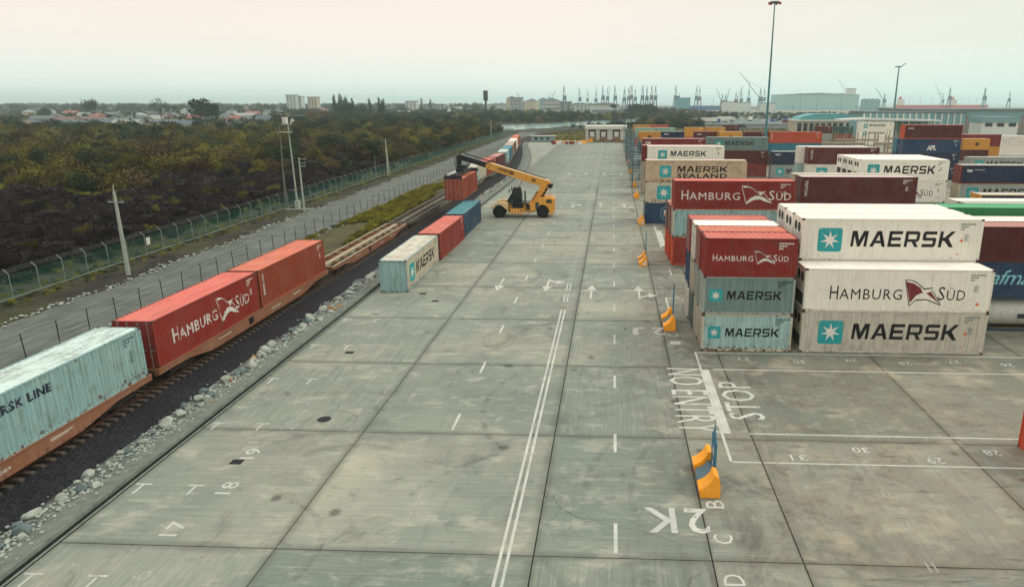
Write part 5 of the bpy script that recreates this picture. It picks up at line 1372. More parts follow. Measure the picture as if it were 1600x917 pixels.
for i, (x, y, lab) in enumerate(BAR):
    r = empty('barrier', (x, y, 0)); tag(r, lab, 'barrier', 'yellow barriers at the bay corners')
    for dy in (-.05, 2.05):
        w = link('wedge', wedge_me, M_PLAST, r, loc=(0, dy, 0))
        if i in (2, 3, 7):
            for q in range(3): MB().add([(-.1 + .17 * q, -.4205, .1), (.0 + .17 * q, -.4205, .1), (.1 + .12 * q, -.4205, .45 + .1 * q), (.02 + .12 * q, -.4205, .45 + .1 * q)], [(0, 1, 2, 3)]).build('white_stripe', M_STRIPE, w)
    MB().prism([(a * .86, b_ * .62 + .02) for a, b_ in prof], 'y', .375, 1.625).build('link_plate', M_PLATE, r)
    if i == 0:
        sg = MB().box(.30, .36, .5, 1.7, .25, 2.1).build('sign_panel', M_SIGNB, r, bevel=.01)
        MB().tube((.33, 1.1, 0), (.33, 1.1, 2.75), .035, n=8).build('sign_post', M_GALV, r)
        MB().prism([(.62, 2.101), (1.58, 2.101), (1.1, 2.6)], 'x', .31, .35).build('sign_top', M_SIGNB, r)
        MB().add([(.298, 1.1, 1.15), (.298, 1.28, 1.45), (.298, 1.1, 1.75), (.298, .92, 1.45)], [(0, 1, 2, 3)]).build('sign_mark', M_TX_W, sg)
        MB().add([(.298, 1.15, .4), (.298, 1.4, .42), (.298, 1.2, 1.0), (.298, 1.05, 1.0)], [(0, 1, 2, 3)]).build('sign_mark', M_TX_W, sg)
    else:
        MB().tube((.3, .6, 0), (.3, .6, 3.4), .03, n=6).build('sign_post', M_DKPOST, r)
        if i in (1, 2): MB().box(.27, .33, .45, .95, .9, 3.0).build('sign_panel', M_SIGNB, r)

# ------------------------------------------------------------------ steel access racks beside the far stacks
M_RACK = plain('rack_steel', (84, 104, 108), .6, .2, 2); M_RACK2 = plain('rack_floor', (120, 134, 132), .7, .2, 2)
rk = MB()
for x in (-.9, .9):
    for y in (-1.1, 1.1): rk.box(x - .06, x + .06, y - .06, y + .06, 0, 8.6)
for z in (2.7, 5.5):
    for x in (-.9, .9): rk.bar((x, -1.1, z + 1.0), (x, 1.1, z + 1.0), .05)
    for y in (-1.1, 1.1): rk.bar((-.9, y, z + 1.0), (.9, y, z + 1.0), .05); rk.bar((-.9, y, z - 2.6), (.9, y, z), .05)
rk_me = rk.mesh('rack_frame'); fl_me = MB().box(-.9, .9, -1.1, 1.1, 0, .08).mesh('rack_platform')
ldr = MB(); ldr.bar((-.3, 0, 0), (-.3, 0, 8.4), .05); ldr.bar((.3, 0, 0), (.3, 0, 8.4), .05)
for q in range(22): ldr.bar((-.3, 0, .3 + q * .37), (.3, 0, .3 + q * .37), .03)
ld_me = ldr.mesh('ladder')
for i, y in enumerate([140, 146, 152, 164, 170, 176, 186, 197, 203, 208, 216, 226, 233, 245, 255]):
    r = empty('access_rack', (4.9 + .25 * (i % 2), y, 0)); tag(r, ['nearest', 'second', 'third', 'fourth', 'fifth', 'sixth', 'seventh', 'eighth', 'ninth', 'tenth', 'eleventh', 'twelfth', 'thirteenth', 'fourteenth', 'farthest'][i] + ' of the grey steel ladder racks left of the far stacks', 'ladder rack', 'steel ladder racks beside the far stacks')
    link('rack_frame', rk_me, M_RACK, r)
    for z in (2.7, 5.5): link('rack_platform', fl_me, M_RACK2, r, loc=(0, 0, z))
    link('ladder', ld_me, M_RACK, r, loc=(-.96, 0, 0), rot=(0, 0, math.pi / 2))
# flat racks with bare posts among the far right stacks
fm = MB(); fm.box(-6, 6, -1.2, 1.2, 0, .5)
for x in (-5.9, -3, 0, 3, 5.9):
    for y in (-1.15, 1.15): fm.box(x - .1, x + .1, y - .06, y + .06, .5001, 2.6)
fm_me = fm.mesh('flat_rack_frame'); M_FR = plain('flat_rack_steel', (150, 136, 116), .8, .25, 2)
for i, (x, y, z, lab) in enumerate([(62, 196, 0, 'left bottom'), (62, 196, 2.62, 'left middle'), (62, 196, 5.24, 'left top'), (77, 196, 0, 'right bottom'), (77, 196, 2.62, 'right middle'), (77, 196, 5.24, 'right top'), (72, 214, 2.62, 'back middle'), (72, 214, 0, 'back bottom'), (72, 214, 5.24, 'back top'), (90, 222, 0, 'far right bottom'), (90, 222, 2.62, 'far right middle'), (90, 222, 5.24, 'far right top')]):
    o = link('flat_rack', fm_me, M_FR, None, loc=(x, y, z + .01)); tag(o, 'tan bare-posted flat rack, %s of the piles behind the brown box' % lab, 'flat rack', 'flat racks with bare posts')

# ------------------------------------------------------------------ white shed with dock doors, cabins, small barriers at the far end
M_SHED = paint('shed_white', (214, 212, 198), .02, .1); M_DARK = plain('dark_rubber', (36, 38, 40), .8, .2, 3)
sh = empty('loading_shed', (-3, 316, 0)); tag(sh, 'long white shed with three black-framed loading doors at the end of the yard', 'shed')
MB().box(-9, 9, 0, 12, 0, 4.7).build('wall', M_SHED, sh); MB().box(-9.3, 9.3, -.6, 12.3, 4.702, 6.1).build('roof', M_SHED, sh)
for i, x in enumerate((-6.1, -1.1, 4.6)):
    d = MB().box(x - 1.6, x + 1.6, -.35, -.002, 1.1, 4.4).build('dock_shelter', M_DARK, sh); MB().box(x - 1.0, x + 1.0, -.38, -.352, 1.35, 3.6).build('shutter', M_SHED, d)
    MB().box(x - 1.7, x + 1.7, -.9, -.003, 0, .9).build('dock_leveller', paint('brick_red', (150, 82, 66), .1, .1), sh)
cbn = empty('site_cabin', (-29.3, 299, 0)); tag(cbn, 'low grey-green site cabin with a flat roof at the yard end', 'cabin')
MB().box(-5, 5, 0, 2.4, .1, 2.4).build('wall', paint('cabin_teal', (120, 146, 142), .3, .2), cbn); MB().box(-5.3, 5.6, -.3, 2.7, 2.402, 2.6).build('roof', M_SHED, cbn)
for x in (-3, -.5, 2): MB().box(x - .6, x + .6, -.03, -.002, .9, 1.9).build('window', M_GLASS, cbn)
for x, y, c, lab in ((-24.3, 290, 'red', 'dark red crate at the right end of the site cabin'), (-23.3, 282, 'red', 'small red block barrier left of its white neighbour'), (-21.6, 282.5, 'white', 'small white block barrier beside the red one'), (-18.3, 283, 'red', 'single small dark red post barrier'), (-16.4, 284, 'red', 'wide red block barrier in the middle of the yard end'), (-12.9, 284, 'white', 'white block barrier near the shed'), (-11.6, 286, 'orange', 'orange upright barrier by the white block'), (-9.3, 301, 'orange', 'orange leaning panel left of the white shed')):
    w = 2.2 if 'wide' in lab else (1.0 if 'post' in lab else 1.6)
    o = MB().prism([(-.4, 0), (.4, 0), (.25, .5), (.2, 1.5 if 'upright' in lab or 'leaning' in lab else 1.1), (-.2, 1.5 if 'upright' in lab or 'leaning' in lab else 1.1), (-.25, .5)], 'x', -w / 2, w / 2).build('block_barrier', {'red': PAL['dark_red'][0], 'white': M_STRIPE, 'orange': M_PLAST}[c], None, loc=(x, y, 0)); tag(o, lab, 'barrier', 'block barriers at the end of the yard')
for i in range(9):
    o = MB().prism([(-.3, 0), (.3, 0), (.15, .5), (.12, .8), (-.12, .8), (-.15, .5)], 'x', -1.0, 1.0).build('kerb_block', M_STRIPE if i % 2 else M_PLAST, None, loc=(-23.5 + i * 1.55, 297.5, 0)); tag(o, ('white' if i % 2 else 'orange') + ' block in the low alternating row along the grass edge', 'barrier', 'low %s blocks along the grass edge' % ('white' if i % 2 else 'orange'))
# ------------------------------------------------------------------ trees
def leafmat(name, rgb, var=.35):
    if name in _mc: return _mc[name]
    t = NT(name); c = lin(rgb)
    n = t.noise(t.geo.outputs['Position'], .5, 4, .7)
    n2 = t.noise(t.geo.outputs['Position'], 3.0, 3, .7)
    c1 = t.mix(t.rng(n, .3, .7), [v * (1 - var) for v in c], [v * (1 + var) for v in c])
    c2 = t.mix(t.rng(n2, .3, .7, 0, .5), c1, [v * .5 for v in c])
    hs = t.n.new('ShaderNodeHueSaturation'); t.l.new(c2, hs.inputs['Color'])
    t.l.new(t.rng(t.oi.outputs['Random'], 0, 1, .6, 1.45), hs.inputs['Value']); t.l.new(t.rng(t.oi.outputs['Random'], 0, 1, .485, .515), hs.inputs['Hue'])
    _mc[name] = t.out(hs.outputs[0], .9, 0, .1)
    return _mc[name]
M_OLIVE = leafmat('leaf_olive', (98, 90, 34)); M_GREEN = leafmat('leaf_green', (54, 66, 38)); M_DGREEN = leafmat('leaf_dark_green', (34, 46, 38)); M_BRUSH = leafmat('brush_dark', (44, 38, 38), .3); M_RUST = leafmat('leaf_rusty', (88, 72, 44)); M_POPLAR = leafmat('poplar_leaf', (52, 64, 44)); M_GRASS = leafmat('grass_olive', (138, 130, 46)); M_MOUND = leafmat('heath_brown', (54, 45, 47), .45)
M_BARK = plain('bark', (70, 58, 48), .9, .3, 3)
def crown(rx, rz, n, size, seed, cz, lobes=5, tall=False, gap=.25, twig=False):
    """leaf faces spread through several lobes"""
    rnd = random.Random(seed); s = MB(); L_ = []
    for i in range(lobes):
        a = rnd.uniform(0, 6.28)
        if tall: L_.append((rnd.uniform(-.25, .25) * rx, rnd.uniform(-.25, .25) * rx, cz + rz * (i / (lobes - 1) * 1.7 - .85), rx * (1.0 - .5 * abs(i / (lobes - 1) - .35)), rz * .38))
        else: L_.append((math.cos(a) * rx * rnd.uniform(.2, .6), math.sin(a) * rx * rnd.uniform(.2, .6), cz + rz * rnd.uniform(-.35, .5), rx * rnd.uniform(.4, .65), rz * rnd.uniform(.4, .6)))
    vs, fs = [], []
    for i in range(n):
        lx, ly, lz, lr, lh = rnd.choice(L_)
        d = Vector((rnd.gauss(0, 1), rnd.gauss(0, 1), rnd.gauss(0, 1))).normalized() * (rnd.random() ** .4)
        p = Vector((lx + d.x * lr, ly + d.y * lr, lz + d.z * lh)); p.z = max(p.z, .05)
        q = size * rnd.uniform(.5, 1.3)
        if twig: u = Vector((rnd.gauss(0, .35), rnd.gauss(0, .35), 1)).normalized() * q * 1.6; w = Vector((rnd.gauss(0, 1), rnd.gauss(0, 1), 0)).normalized() * q * .16
        else: u = Vector((rnd.gauss(0, 1), rnd.gauss(0, 1), rnd.gauss(0, 1))).normalized() * q; w = u.orthogonal().normalized() * q * rnd.uniform(.5, 1)
        k = len(vs); vs += [p - u * .5, p + w * .5, p + u * .5, p - w * .5]; fs.append((k, k + 1, k + 2, k + 3))
    s.add(vs, fs); return s
def trunk_mb(hgt, r_, seed, limbs=4, spread=.5, lz=.35):
    rnd = random.Random(seed); s = MB(); s.tube((0, 0, -.3), (0, 0, hgt * .5), r_, r_ * .7, n=7); s.tube((0, 0, hgt * .5), (rnd.uniform(-.1, .1) * hgt, 0, hgt * .92), r_ * .7, r_ * .15, n=6)
    for i in range(limbs):
        a = rnd.uniform(0, 6.28); z = hgt * rnd.uniform(lz, .7); l = hgt * spread * rnd.uniform(.5, 1)
        s.tube((0, 0, z), (math.cos(a) * l, math.sin(a) * l, z + l * .9), r_ * .4, r_ * .08, n=5)
    return s
TREES = {}
def kind_tree(k, rx, rz, hgt, n, size, m, tall=False, lobes=5, var=3, twig=False):
    TREES[k] = [(crown(rx, rz, n, size, 10 * i + hash_(k), hgt - rz, lobes, tall, twig=twig).mesh('crown', m, fix=False), trunk_mb(hgt, rx * .07 + .08, i + 3).mesh('trunk', M_BARK), m) for i in range(var)]
def hash_(k): return sum(ord(c) for c in k)
kind_tree('olive', 2.6, 1.9, 4.6, 900, .42, M_OLIVE, lobes=7); kind_tree('green', 3.4, 2.8, 6.5, 900, .55, M_GREEN, lobes=7); kind_tree('rust', 3.6, 2.6, 6.0, 800, .5, M_RUST, lobes=7)
kind_tree('dark', 4.2, 3.8, 9.0, 1000, .8, M_DGREEN, lobes=9); kind_tree('poplar', 1.7, 7.5, 17, 900, .7, M_POPLAR, True, 9); kind_tree('pine', 4.5, 2.0, 11, 700, .7, M_DGREEN, lobes=6); kind_tree('conifer', 1.4, 4.0, 9, 500, .5, M_DGREEN, True, 6)
TN = 0
def tree(k, x, y, sc, lab, group='trees'):
    global TN
    TN += 1
    c, tr_, m = TREES[k][TN % len(TREES[k])]
    r = empty('tree', (x, y, -.3), random.uniform(0, 6.28)); r.scale = (sc * random.uniform(.9, 1.15), sc * random.uniform(.9, 1.15), sc); tag(r, lab, 'tree', group)
    link('crown', c, m, r); link('trunk', tr_, M_BARK, r); return r
def at(u, Y):
    """x of photo column u (the picture is 1600 wide) at distance Y, near the ground"""
    return (u - 958) * (Y * .965 + 4.4) / 1087.6 - (Y * .0 )
ORD_ = ['first', 'second', 'third', 'fourth', 'fifth', 'sixth', 'seventh', 'eighth', 'ninth', 'tenth', 'eleventh', 'twelfth', 'thirteenth', 'fourteenth', 'fifteenth', 'sixteenth', 'seventeenth', 'eighteenth', 'nineteenth', 'twentieth']
# poplars on the skyline
for i, (u, Y, sc) in enumerate([(519, 640, 1.25), (525, 660, 1.0), (529, 640, 1.3), (534, 650, 1.05), (538, 640, 1.2), (543, 645, .95), (547, 655, 1.1), (575, 700, 1.12), (590, 690, 1.2), (594, 700, 1.0), (597, 690, 1.1), (548.5, 690, .9), (657, 1000, 1.2), (671, 1000, 1.1)]):
    tree('poplar', at(u, Y), Y, sc, ['leftmost tall', 'second', 'third', 'fourth', 'fifth', 'sixth', 'seventh', 'lone right-hand', 'first of the right trio', 'middle of the right trio', 'last of the right trio', 'shorter back', 'far blue', 'farthest blue'][i] + ' poplar standing above the scrub on the skyline', 'poplars on the skyline')
for i, (u, Y, sc, w) in enumerate([(560, 700, 2.3, 'broad green tree right of the poplars'), (480, 520, 1.9, 'broad rusty tree left of the poplars'), (505, 560, 1.7, 'rusty tree just below the poplars'), (300, 520, 2.2, 'broad dark tree with rounded crown in the village'), (318, 530, 1.9, 'dark rounded tree beside the larger one in the village'), (117, 800, 2.3, 'rounded blue-grey tree on the left skyline'), (45, 700, 1.8, 'tall ragged tree at the far left skyline'), (36, 690, 1.5, 'lower ragged tree at the far left')]):
    tree('rust' if 'rusty' in w else ('dark' if 'dark' in w or 'blue' in w else 'green'), at(u, Y), Y, sc, w, 'larger trees among the scrub')
for i, (u, Y, sc, w) in enumerate([(268, 470, .75, 'small dark conifer in front of the village'), (192, 560, .9, 'dark conifer beside the long grey roofs'), (326, 620, 1.2, 'left of two slim dark conifers on the skyline'), (328.5, 622, 1.25, 'right of two slim dark conifers on the skyline')]): tree('conifer', at(u, Y), Y, sc, w, 'dark conifers')
# dark clump and pines before the harbour
for i, (u, Y, sc) in enumerate([(988, 780, 1.6), (996, 800, 1.75), (1004, 790, 1.6), (1012, 790, 1.7), (1019, 785, 1.5), (1032, 780, 1.2), (1040, 790, 1.15), (962, 800, 1.3)]):
    tree('pine' if i == 7 else 'dark', at(u, Y), Y, sc, ['leftmost', 'second', 'third', 'fourth', 'fifth', 'low sixth', 'low last', 'lone umbrella-shaped'][i] + ' dark tree of the clump in front of the harbour cranes', 'dark clump before the harbour')
tree('green', at(1021, 760), 760, 2.0, 'paler green tree in front of the dark clump', 'dark clump before the harbour')
# small trees one can pick out of the scrub
rnd = random.Random(91); k_ = 0
SM = [('olive', 'olive', 'small spreading olive tree'), ('green', 'green', 'rounded green tree'), ('rust', 'rusty', 'rust-tinged tree')]
spot = sorted([(rnd.uniform(20, 740), rnd.uniform(175, 430)) for _ in range(24)])
cnt2 = {}
for u_, Y_ in spot:
    kk, cc, ll = rnd.choice(SM); x_ = at(u_, Y_)
    if x_ > fence_x(Y_) - 6: continue
    cnt2[kk] = cnt2.get(kk, 0) + 1
    tree(kk, x_, Y_, rnd.uniform(.5, .85), '%s standing out of the scrub, %s such tree from the left' % (ll, (ORD_ + ORD_)[cnt2[kk] - 1] if cnt2[kk] <= 20 else 'last'), 'small trees in the scrub')
tree('olive', at(318, 118), 118, .62, 'lone yellowish bush on the dark heath behind the fence', 'small trees in the scrub')
# bare tree in the village
bt = MB(); rnd = random.Random(11)
def branch(p, d, l, r_, dep):
    q = p + d * l; bt.tube(p, q, r_, r_ * .6, n=5, cap=False)
    if dep == 0: return
    for i in range(3 if dep > 2 else 4):
        nd = (d + Vector((rnd.gauss(0, .5), rnd.gauss(0, .5), rnd.uniform(-.05, .4)))).normalized(); branch(q, nd, l * rnd.uniform(.55, .8), r_ * .6, dep - 1)
branch(Vector((0, 0, 0)), Vector((-.15, 0, 1)).normalized(), 7, .35, 4); branch(Vector((2.5, 0, 0)), Vector((.12, 0, 1)).normalized(), 6, .28, 4)
r = empty('tree', (at(240, 450), 450, -.3)); tag(r, 'bare dead tree with two forked trunks rising above the village roofs', 'tree'); bt.build('branches', plain('bare_wood', (52, 54, 50), .9, .2), r)

# ------------------------------------------------------------------ scrub as instanced bushes
src = bpy.data.collections.new('bush_kinds')     # not linked to the scene: only a source for the instances
bk = []
def bush_src(nm, s, m):
    o = bpy.data.objects.new(nm, s.mesh(nm, m, fix=False)); src.objects.link(o); bk.append(nm)
names = []
for i in range(3): bush_src('a%d_heath' % i, crown(1.0, .66, 620, .20, 60 + i, .46, 3, twig=i == 0), M_MOUND)
for i in range(3): bush_src('b%d_olive' % i, crown(1.6, 1.35, 700, .27, 70 + i, 1.35, 8), M_OLIVE)
for i in range(2): bush_src('c%d_green' % i, crown(1.7, 1.5, 700, .3, 80 + i, 1.5, 8), M_GREEN)
for i in range(2): bush_src('d%d_rusty' % i, crown(1.6, 1.35, 650, .27, 90 + i, 1.3, 8), M_RUST)
bush_src('e0_dark', crown(1.7, 1.5, 650, .32, 99, 1.5, 8), M_DGREEN)
bush_src('f0_tuft', crown(.45, .22, 150, .13, 101, .18, 4, twig=True), M_GRASS); bush_src('f1_tuft', crown(.5, .18, 150, .12, 102, .15, 4, twig=True), M_GREEN)
from mathutils import noise as mnoise
def scatter(name, lab, pts, cat):
    me = bpy.data.meshes.new(name); me.from_pydata([p[:3] for p in pts], [], [])
    for an, ix, ty in (('idx', 3, 'INT'), ('sc', 4, 'FLOAT'), ('rz', 5, 'FLOAT')):
        at_ = me.attributes.new(an, ty, 'POINT'); at_.data.foreach_set('value', [p[ix] for p in pts])
    o = bpy.data.objects.new(name, me); COL.objects.link(o); tag(o, lab, cat, kind='stuff')
    ng = bpy.data.node_groups.new(name, 'GeometryNodeTree')
    ng.interface.new_socket('Geometry', in_out='INPUT', socket_type='NodeSocketGeometry'); ng.interface.new_socket('Geometry', in_out='OUTPUT', socket_type='NodeSocketGeometry')
    n, l = ng.nodes, ng.links; gi = n.new('NodeGroupInput'); go = n.new('NodeGroupOutput'); iop = n.new('GeometryNodeInstanceOnPoints')
    ci = n.new('GeometryNodeCollectionInfo'); ci.inputs['Collection'].default_value = src; ci.inputs['Separate Children'].default_value = True; ci.inputs['Reset Children'].default_value = True
    def na(a, ty):
        q = n.new('GeometryNodeInputNamedAttribute'); q.data_type = ty; q.inputs['Name'].default_value = a; return q.outputs['Attribute']
    l.new(gi.outputs[0], iop.inputs['Points']); l.new(ci.outputs[0], iop.inputs['Instance']); iop.inputs['Pick Instance'].default_value = True
    l.new(na('idx', 'INT'), iop.inputs['Instance Index']); l.new(na('sc', 'FLOAT'), iop.inputs['Scale'])
    cx = n.new('ShaderNodeCombineXYZ'); l.new(na('rz', 'FLOAT'), cx.inputs['Z']); l.new(cx.outputs[0], iop.inputs['Rotation'])
    l.new(iop.outputs[0], go.inputs[0]); md = o.modifiers.new('scatter', 'NODES'); md.node_group = ng
    return o
K = {'heath': (0, 1, 2), 'olive': (3, 4, 5), 'green': (6, 7), 'rusty': (8, 9), 'dark': (10,), 'tuft': (11, 12)}
rnd = random.Random(31); P1, P2, P3 = [], [], []
def in_river(x, y): return 436 < y < 740 and (-90 < x < 95) and abs(y - (470 + max(0, x + 60) * 1.75)) < 75
yv = 46.0
while yv < 1250:
    step = max(1.4, yv * .0108); xmax = fence_x(yv) - 3.5 if yv < 392 else (-72 if yv < 452 else (60 if yv < 740 else 130))
    xmin = -(yv * .975 + 12) * 1.0
    if yv > 452: xmax = min(xmax, 130)
    x = xmin
    while x < xmax:
        x += step * rnd.uniform(.75, 1.35); y = yv + rnd.uniform(-.6, .6) * step
        if x > xmax or in_river(x, y): continue
        vill = y > 395 and x < -.485 * y
        if vill and rnd.random() < .62: continue
        nz = mnoise.noise((x * .018, y * .018, 3.0)) + .5 * mnoise.noise((x * .06, y * .06, 9.0))
        dfar = y / 150 + .25 * nz
        near = y + .18 * (-x - 60) < 165 + 80 * nz
        if near and nz > -.45:
            if x > -62 and rnd.random() < .6: P3.append((x, y, -.3, rnd.choice(K['tuft']), rnd.uniform(.8, 1.6), rnd.uniform(0, 6.3))); continue
            if rnd.random() < .78: P1.append((x, y, -.35, rnd.choice(K['heath']), rnd.uniform(.9, 2.1), rnd.uniform(0, 6.3)))
            elif rnd.random() < .15: P2.append((x, y, -.35, rnd.choice(K['olive']), rnd.uniform(.5, .9), rnd.uniform(0, 6.3)))
        elif near: P3.append((x, y, -.3, rnd.choice(K['tuft']), rnd.uniform(.8, 1.6), rnd.uniform(0, 6.3)))
        else:
            if nz < -.42 and rnd.random() < .8: 
                P3.append((x, y, -.3, rnd.choice(K['tuft']), rnd.uniform(1.5, 3), rnd.uniform(0, 6.3))); continue
            r_ = rnd.random(); big = 1.0 + min(1.2, y / 500)
            far = y > 330 + 120 * nz
            if y < 260 and x > -.45 * y - 10 and r_ < .5: kd, big = 'heath', 1.6
            elif not far: kd = 'olive' if r_ < .58 + .3 * nz else ('rusty' if r_ < .74 else ('heath' if r_ < .9 else 'green'))
            else: kd = 'green' if r_ < .40 - .3 * nz else ('dark' if r_ < .62 else ('rusty' if r_ < .72 else ('olive' if r_ < .92 else 'heath')))
            if kd == 'heath': big *= 1.3
            if vill: big *= .62
            elif y > 420: big *= .8
            if mnoise.noise((x * .045, y * .045, 21.0)) < -.16 and y < 420: continue
            q = (x, y, -.4, rnd.choice(K[kd]), rnd.choice((.4, .5, .65, .85, 1.05, 1.4)) * rnd.uniform(.8, 1.15) * big, rnd.uniform(0, 6.3)); P2.append(q)
    yv += step * .82
scatter('heath', 'dark brown leafless heath mounds covering the ground behind the fence', P1, 'heath')
scatter('scrub', 'olive and green scrub spreading across the plain to the village', P2, 'scrub')
# grass: between track and posts, along the fence, and beyond the yard end
for i in range(5200):
    y = 60 + 120 * rnd.random(); x = rnd.uniform(-38.2, -32.2)
    if mnoise.noise((x * .16, y * .05, 1.0)) > -.12: P3.append((x - max(0, (y - 100) * .006), y, -.3, 11 if rnd.random() < .7 else 12, rnd.uniform(.6, 1.5), rnd.uniform(0, 6.3)))
for i in range(2200):
    y = 36 + 300 * rnd.random(); x = fence_x(y) + rnd.uniform(-2.2, 1.8)
    P3.append((x, y, -.25, rnd.choice((11, 12)), rnd.uniform(.5, 1.1), rnd.uniform(0, 6.3)))
for i in range(2600):
    y = 303 + 130 * rnd.random(); x = rnd.uniform(-34, 60)
    if not (-14 < x < 8 and 312 < y < 332) and x > -36 + max(0, y - 380) * .42 and y < 452 + x * .4: P3.append((x, y, -.3, 11 if rnd.random() < .75 else 12, rnd.uniform(1.0, 2.2), rnd.uniform(0, 6.3)))
for i in range(1500):
    y = 330 + 130 * rnd.random(); P3.append((rnd.uniform(60, 150), y, -.3, rnd.choice((11, 12)), rnd.uniform(1, 2), 0))
scatter('grass_tufts', 'olive grass growing between the track, the road and the fences', P3, 'grass')
t = NT('grass_ground'); n1 = t.noise(t.geo.outputs['Position'], .5, 5, .7)
M_GG = t.out(t.mix(t.rng(n1, .35, .65), lin((58, 56, 36)), lin((88, 84, 44))), .95)
band('grass_strip', yr(58, 190, 1.0), lambda y: -38.3 + wob(y, 3, .25) - max(0, (y - 100) * .006), lambda y: -31.9 + wob(y, 5, .25), -.29, M_GG)
sheet('grass_field', [(-34, 302), (150, 302), (150, 440), (40, 466), (16, 460), (-4, 444), (-18, 418), (-27, 395), (-33, 360)], -.294, M_GG)

# ------------------------------------------------------------------ village
M_WALLS = [paint('wall_' + n_, c_, .05, .15) for n_, c_ in (('cream', (186, 176, 150)), ('grey', (132, 140, 138)), ('white', (200, 204, 196)), ('ochre', (160, 134, 100)))]
M_ROOFS = [paint('rooftile_' + n_, c_, .2, .15) for n_, c_ in (('grey', (88, 100, 102)), ('slate', (70, 88, 94)), ('red', (156, 84, 68)), ('pale', (150, 156, 152)), ('rusty', (110, 82, 74)))]
RN = ['grey', 'slate-blue', 'red', 'pale', 'rusty']
def house_meshes(w, d, hh, rh, hip):
    wl_ = MB().box(-w / 2, w / 2, -d / 2, d / 2, 0, hh).mesh('wall'); e = .5; o_ = (w / 2 - (d / 2 if hip else 0)) if w > d else .01; rf = MB()
    x, y = w / 2 + e, d / 2 + e; ri = max(.2, o_ + (0 if hip else e))
    rf.add([(-x, -y, hh + .01), (x, -y, hh + .01), (x, y, hh + .01), (-x, y, hh + .01), (-ri, 0, hh + rh), (ri, 0, hh + rh)], [(0, 1, 5, 4), (1, 2, 5), (2, 3, 4, 5), (3, 0, 4), (3, 2, 1, 0)])
    return wl_, rf.mesh('roof')
HM = [house_meshes(12, 9, 3.6, 2.6, True), house_meshes(16, 9, 3.4, 2.4, False), house_meshes(9, 8, 5.6, 2.6, True), house_meshes(26, 9, 3.2, 2.0, True), house_meshes(11, 8, 3.2, 3.0, False)]
HD = ['hipped', 'gabled', 'two-storey', 'long low', 'steep']
win_me = MB().box(-.6, .6, -.04, 0, 0, 1.2).mesh('window'); chim = MB().box(-.3, .3, -.3, .3, 0, 1.6).mesh('chimney')
def house(u, Y, k, ri, wi, rot, lab):
    r = empty('house', (at(u, Y), Y, -.3), rot); tag(r, lab, 'house', 'village houses beyond the scrub')
    link('wall', HM[k][0], M_WALLS[wi], r); rf = link('roof', HM[k][1], M_ROOFS[ri], r); link('chimney', chim, M_WALLS[1], rf, loc=(1.5, 1.2, 4.4 if k != 2 else 6.5))
    w = (12, 16, 9, 26, 11)[k]; d = (9, 9, 8, 9, 8)[k]
    for q in range(int(w // 3.5)): link('window', win_me, M_GLASS, r, loc=(-w / 2 + 2 + q * 3.4, -d / 2 - .001, 1.2))
HS = [(20, 430, 0, 1, 1, .2), (2, 420, 0, 4, 3, 0), (92, 455, 3, 1, 1, .1), (80, 520, 1, 4, 1, 0), (118, 560, 3, 4, 0, .2), (145, 470, 3, 1, 1, -.1), (165, 500, 1, 0, 1, .1), (181, 440, 1, 3, 0, 0), (175, 520, 3, 1, 1, 0), (225, 560, 4, 3, 2, 1.4), (252, 470, 3, 0, 1, .1), (280, 420, 1, 1, 2, 0), (297, 600, 1, 2, 1, .1), (320, 590, 0, 1, 1, 0), (357, 560, 0, 2, 2, .2), (340, 650, 0, 0, 2, 0), (375, 700, 1, 3, 2, .1), (457, 600, 1, 3, 0, 0), (425, 640, 0, 1, 2, .1), (404, 560, 4, 1, 1, .2),
      (60, 640, 0, 1, 1, 0), (40, 560, 1, 0, 1, .3), (108, 700, 4, 3, 2, 0), (130, 650, 0, 2, 1, 0), (155, 760, 1, 0, 1, 0), (200, 700, 0, 3, 0, .1), (215, 820, 1, 1, 1, 0), (250, 760, 0, 0, 2, 0), (275, 900, 2, 3, 2, 0), (305, 840, 2, 0, 0, 0), (350, 860, 2, 1, 2, 0), (385, 820, 1, 2, 1, 0), (410, 780, 2, 0, 2, 0), (15, 760, 2, 3, 0, 0), (50, 900, 2, 0, 2, 0), (85, 860, 1, 2, 1, 0), (425, 900, 2, 1, 2, 0), (20, 930, 2, 1, 1, 0), (235, 620, 1, 4, 1, .2), (192, 600, 0, 1, 1, 0), (500, 980, 2, 2, 2, 0), (628, 900, 1, 3, 2, 0), (700, 1000, 1, 3, 2, 0)]
HS.sort(key=lambda t_: t_[0])
ORD = ['first', 'second', 'third', 'fourth', 'fifth', 'sixth', 'seventh', 'eighth', 'ninth', 'tenth', 'eleventh', 'twelfth', 'thirteenth', 'fourteenth', 'fifteenth', 'sixteenth', 'seventeenth', 'eighteenth', 'nineteenth', 'twentieth']
cnt = {}
for (u, Y, k, ri, wi, rot) in HS:
    key = (k, ri); cnt[key] = cnt.get(key, 0) + 1
    house(u, Y, k, ri, wi, rot, '%s village house with %s roof, %s such house from the left' % (HD[k], RN[ri], ORD[cnt[key] - 1]))
r = empty('ruin', (at(196, 400), 400, -.3)); tag(r, 'roofless pale walled building in front of the village', 'building')
MB().box(-9, 9, -.3, .3, 0, 4.6).build('wall', M_WALLS[0], r); MB().box(-9.3, -8.7, .301, 9, 0, 5.6).build('wall', M_WALLS[0], r); MB().box(8.7, 9.3, .301, 9, 0, 4.2).build('wall', M_WALLS[0], r); MB().box(-9.4, -5.5, -.4, .301, 4.601, 5.7).build('parapet', paint('wall_pinkish', (196, 160, 146), .05, .1), r)
MB().box(-7.6, -6.6, -.32, -.301, 1.8, 3.8).build('window', M_GLASS, r)

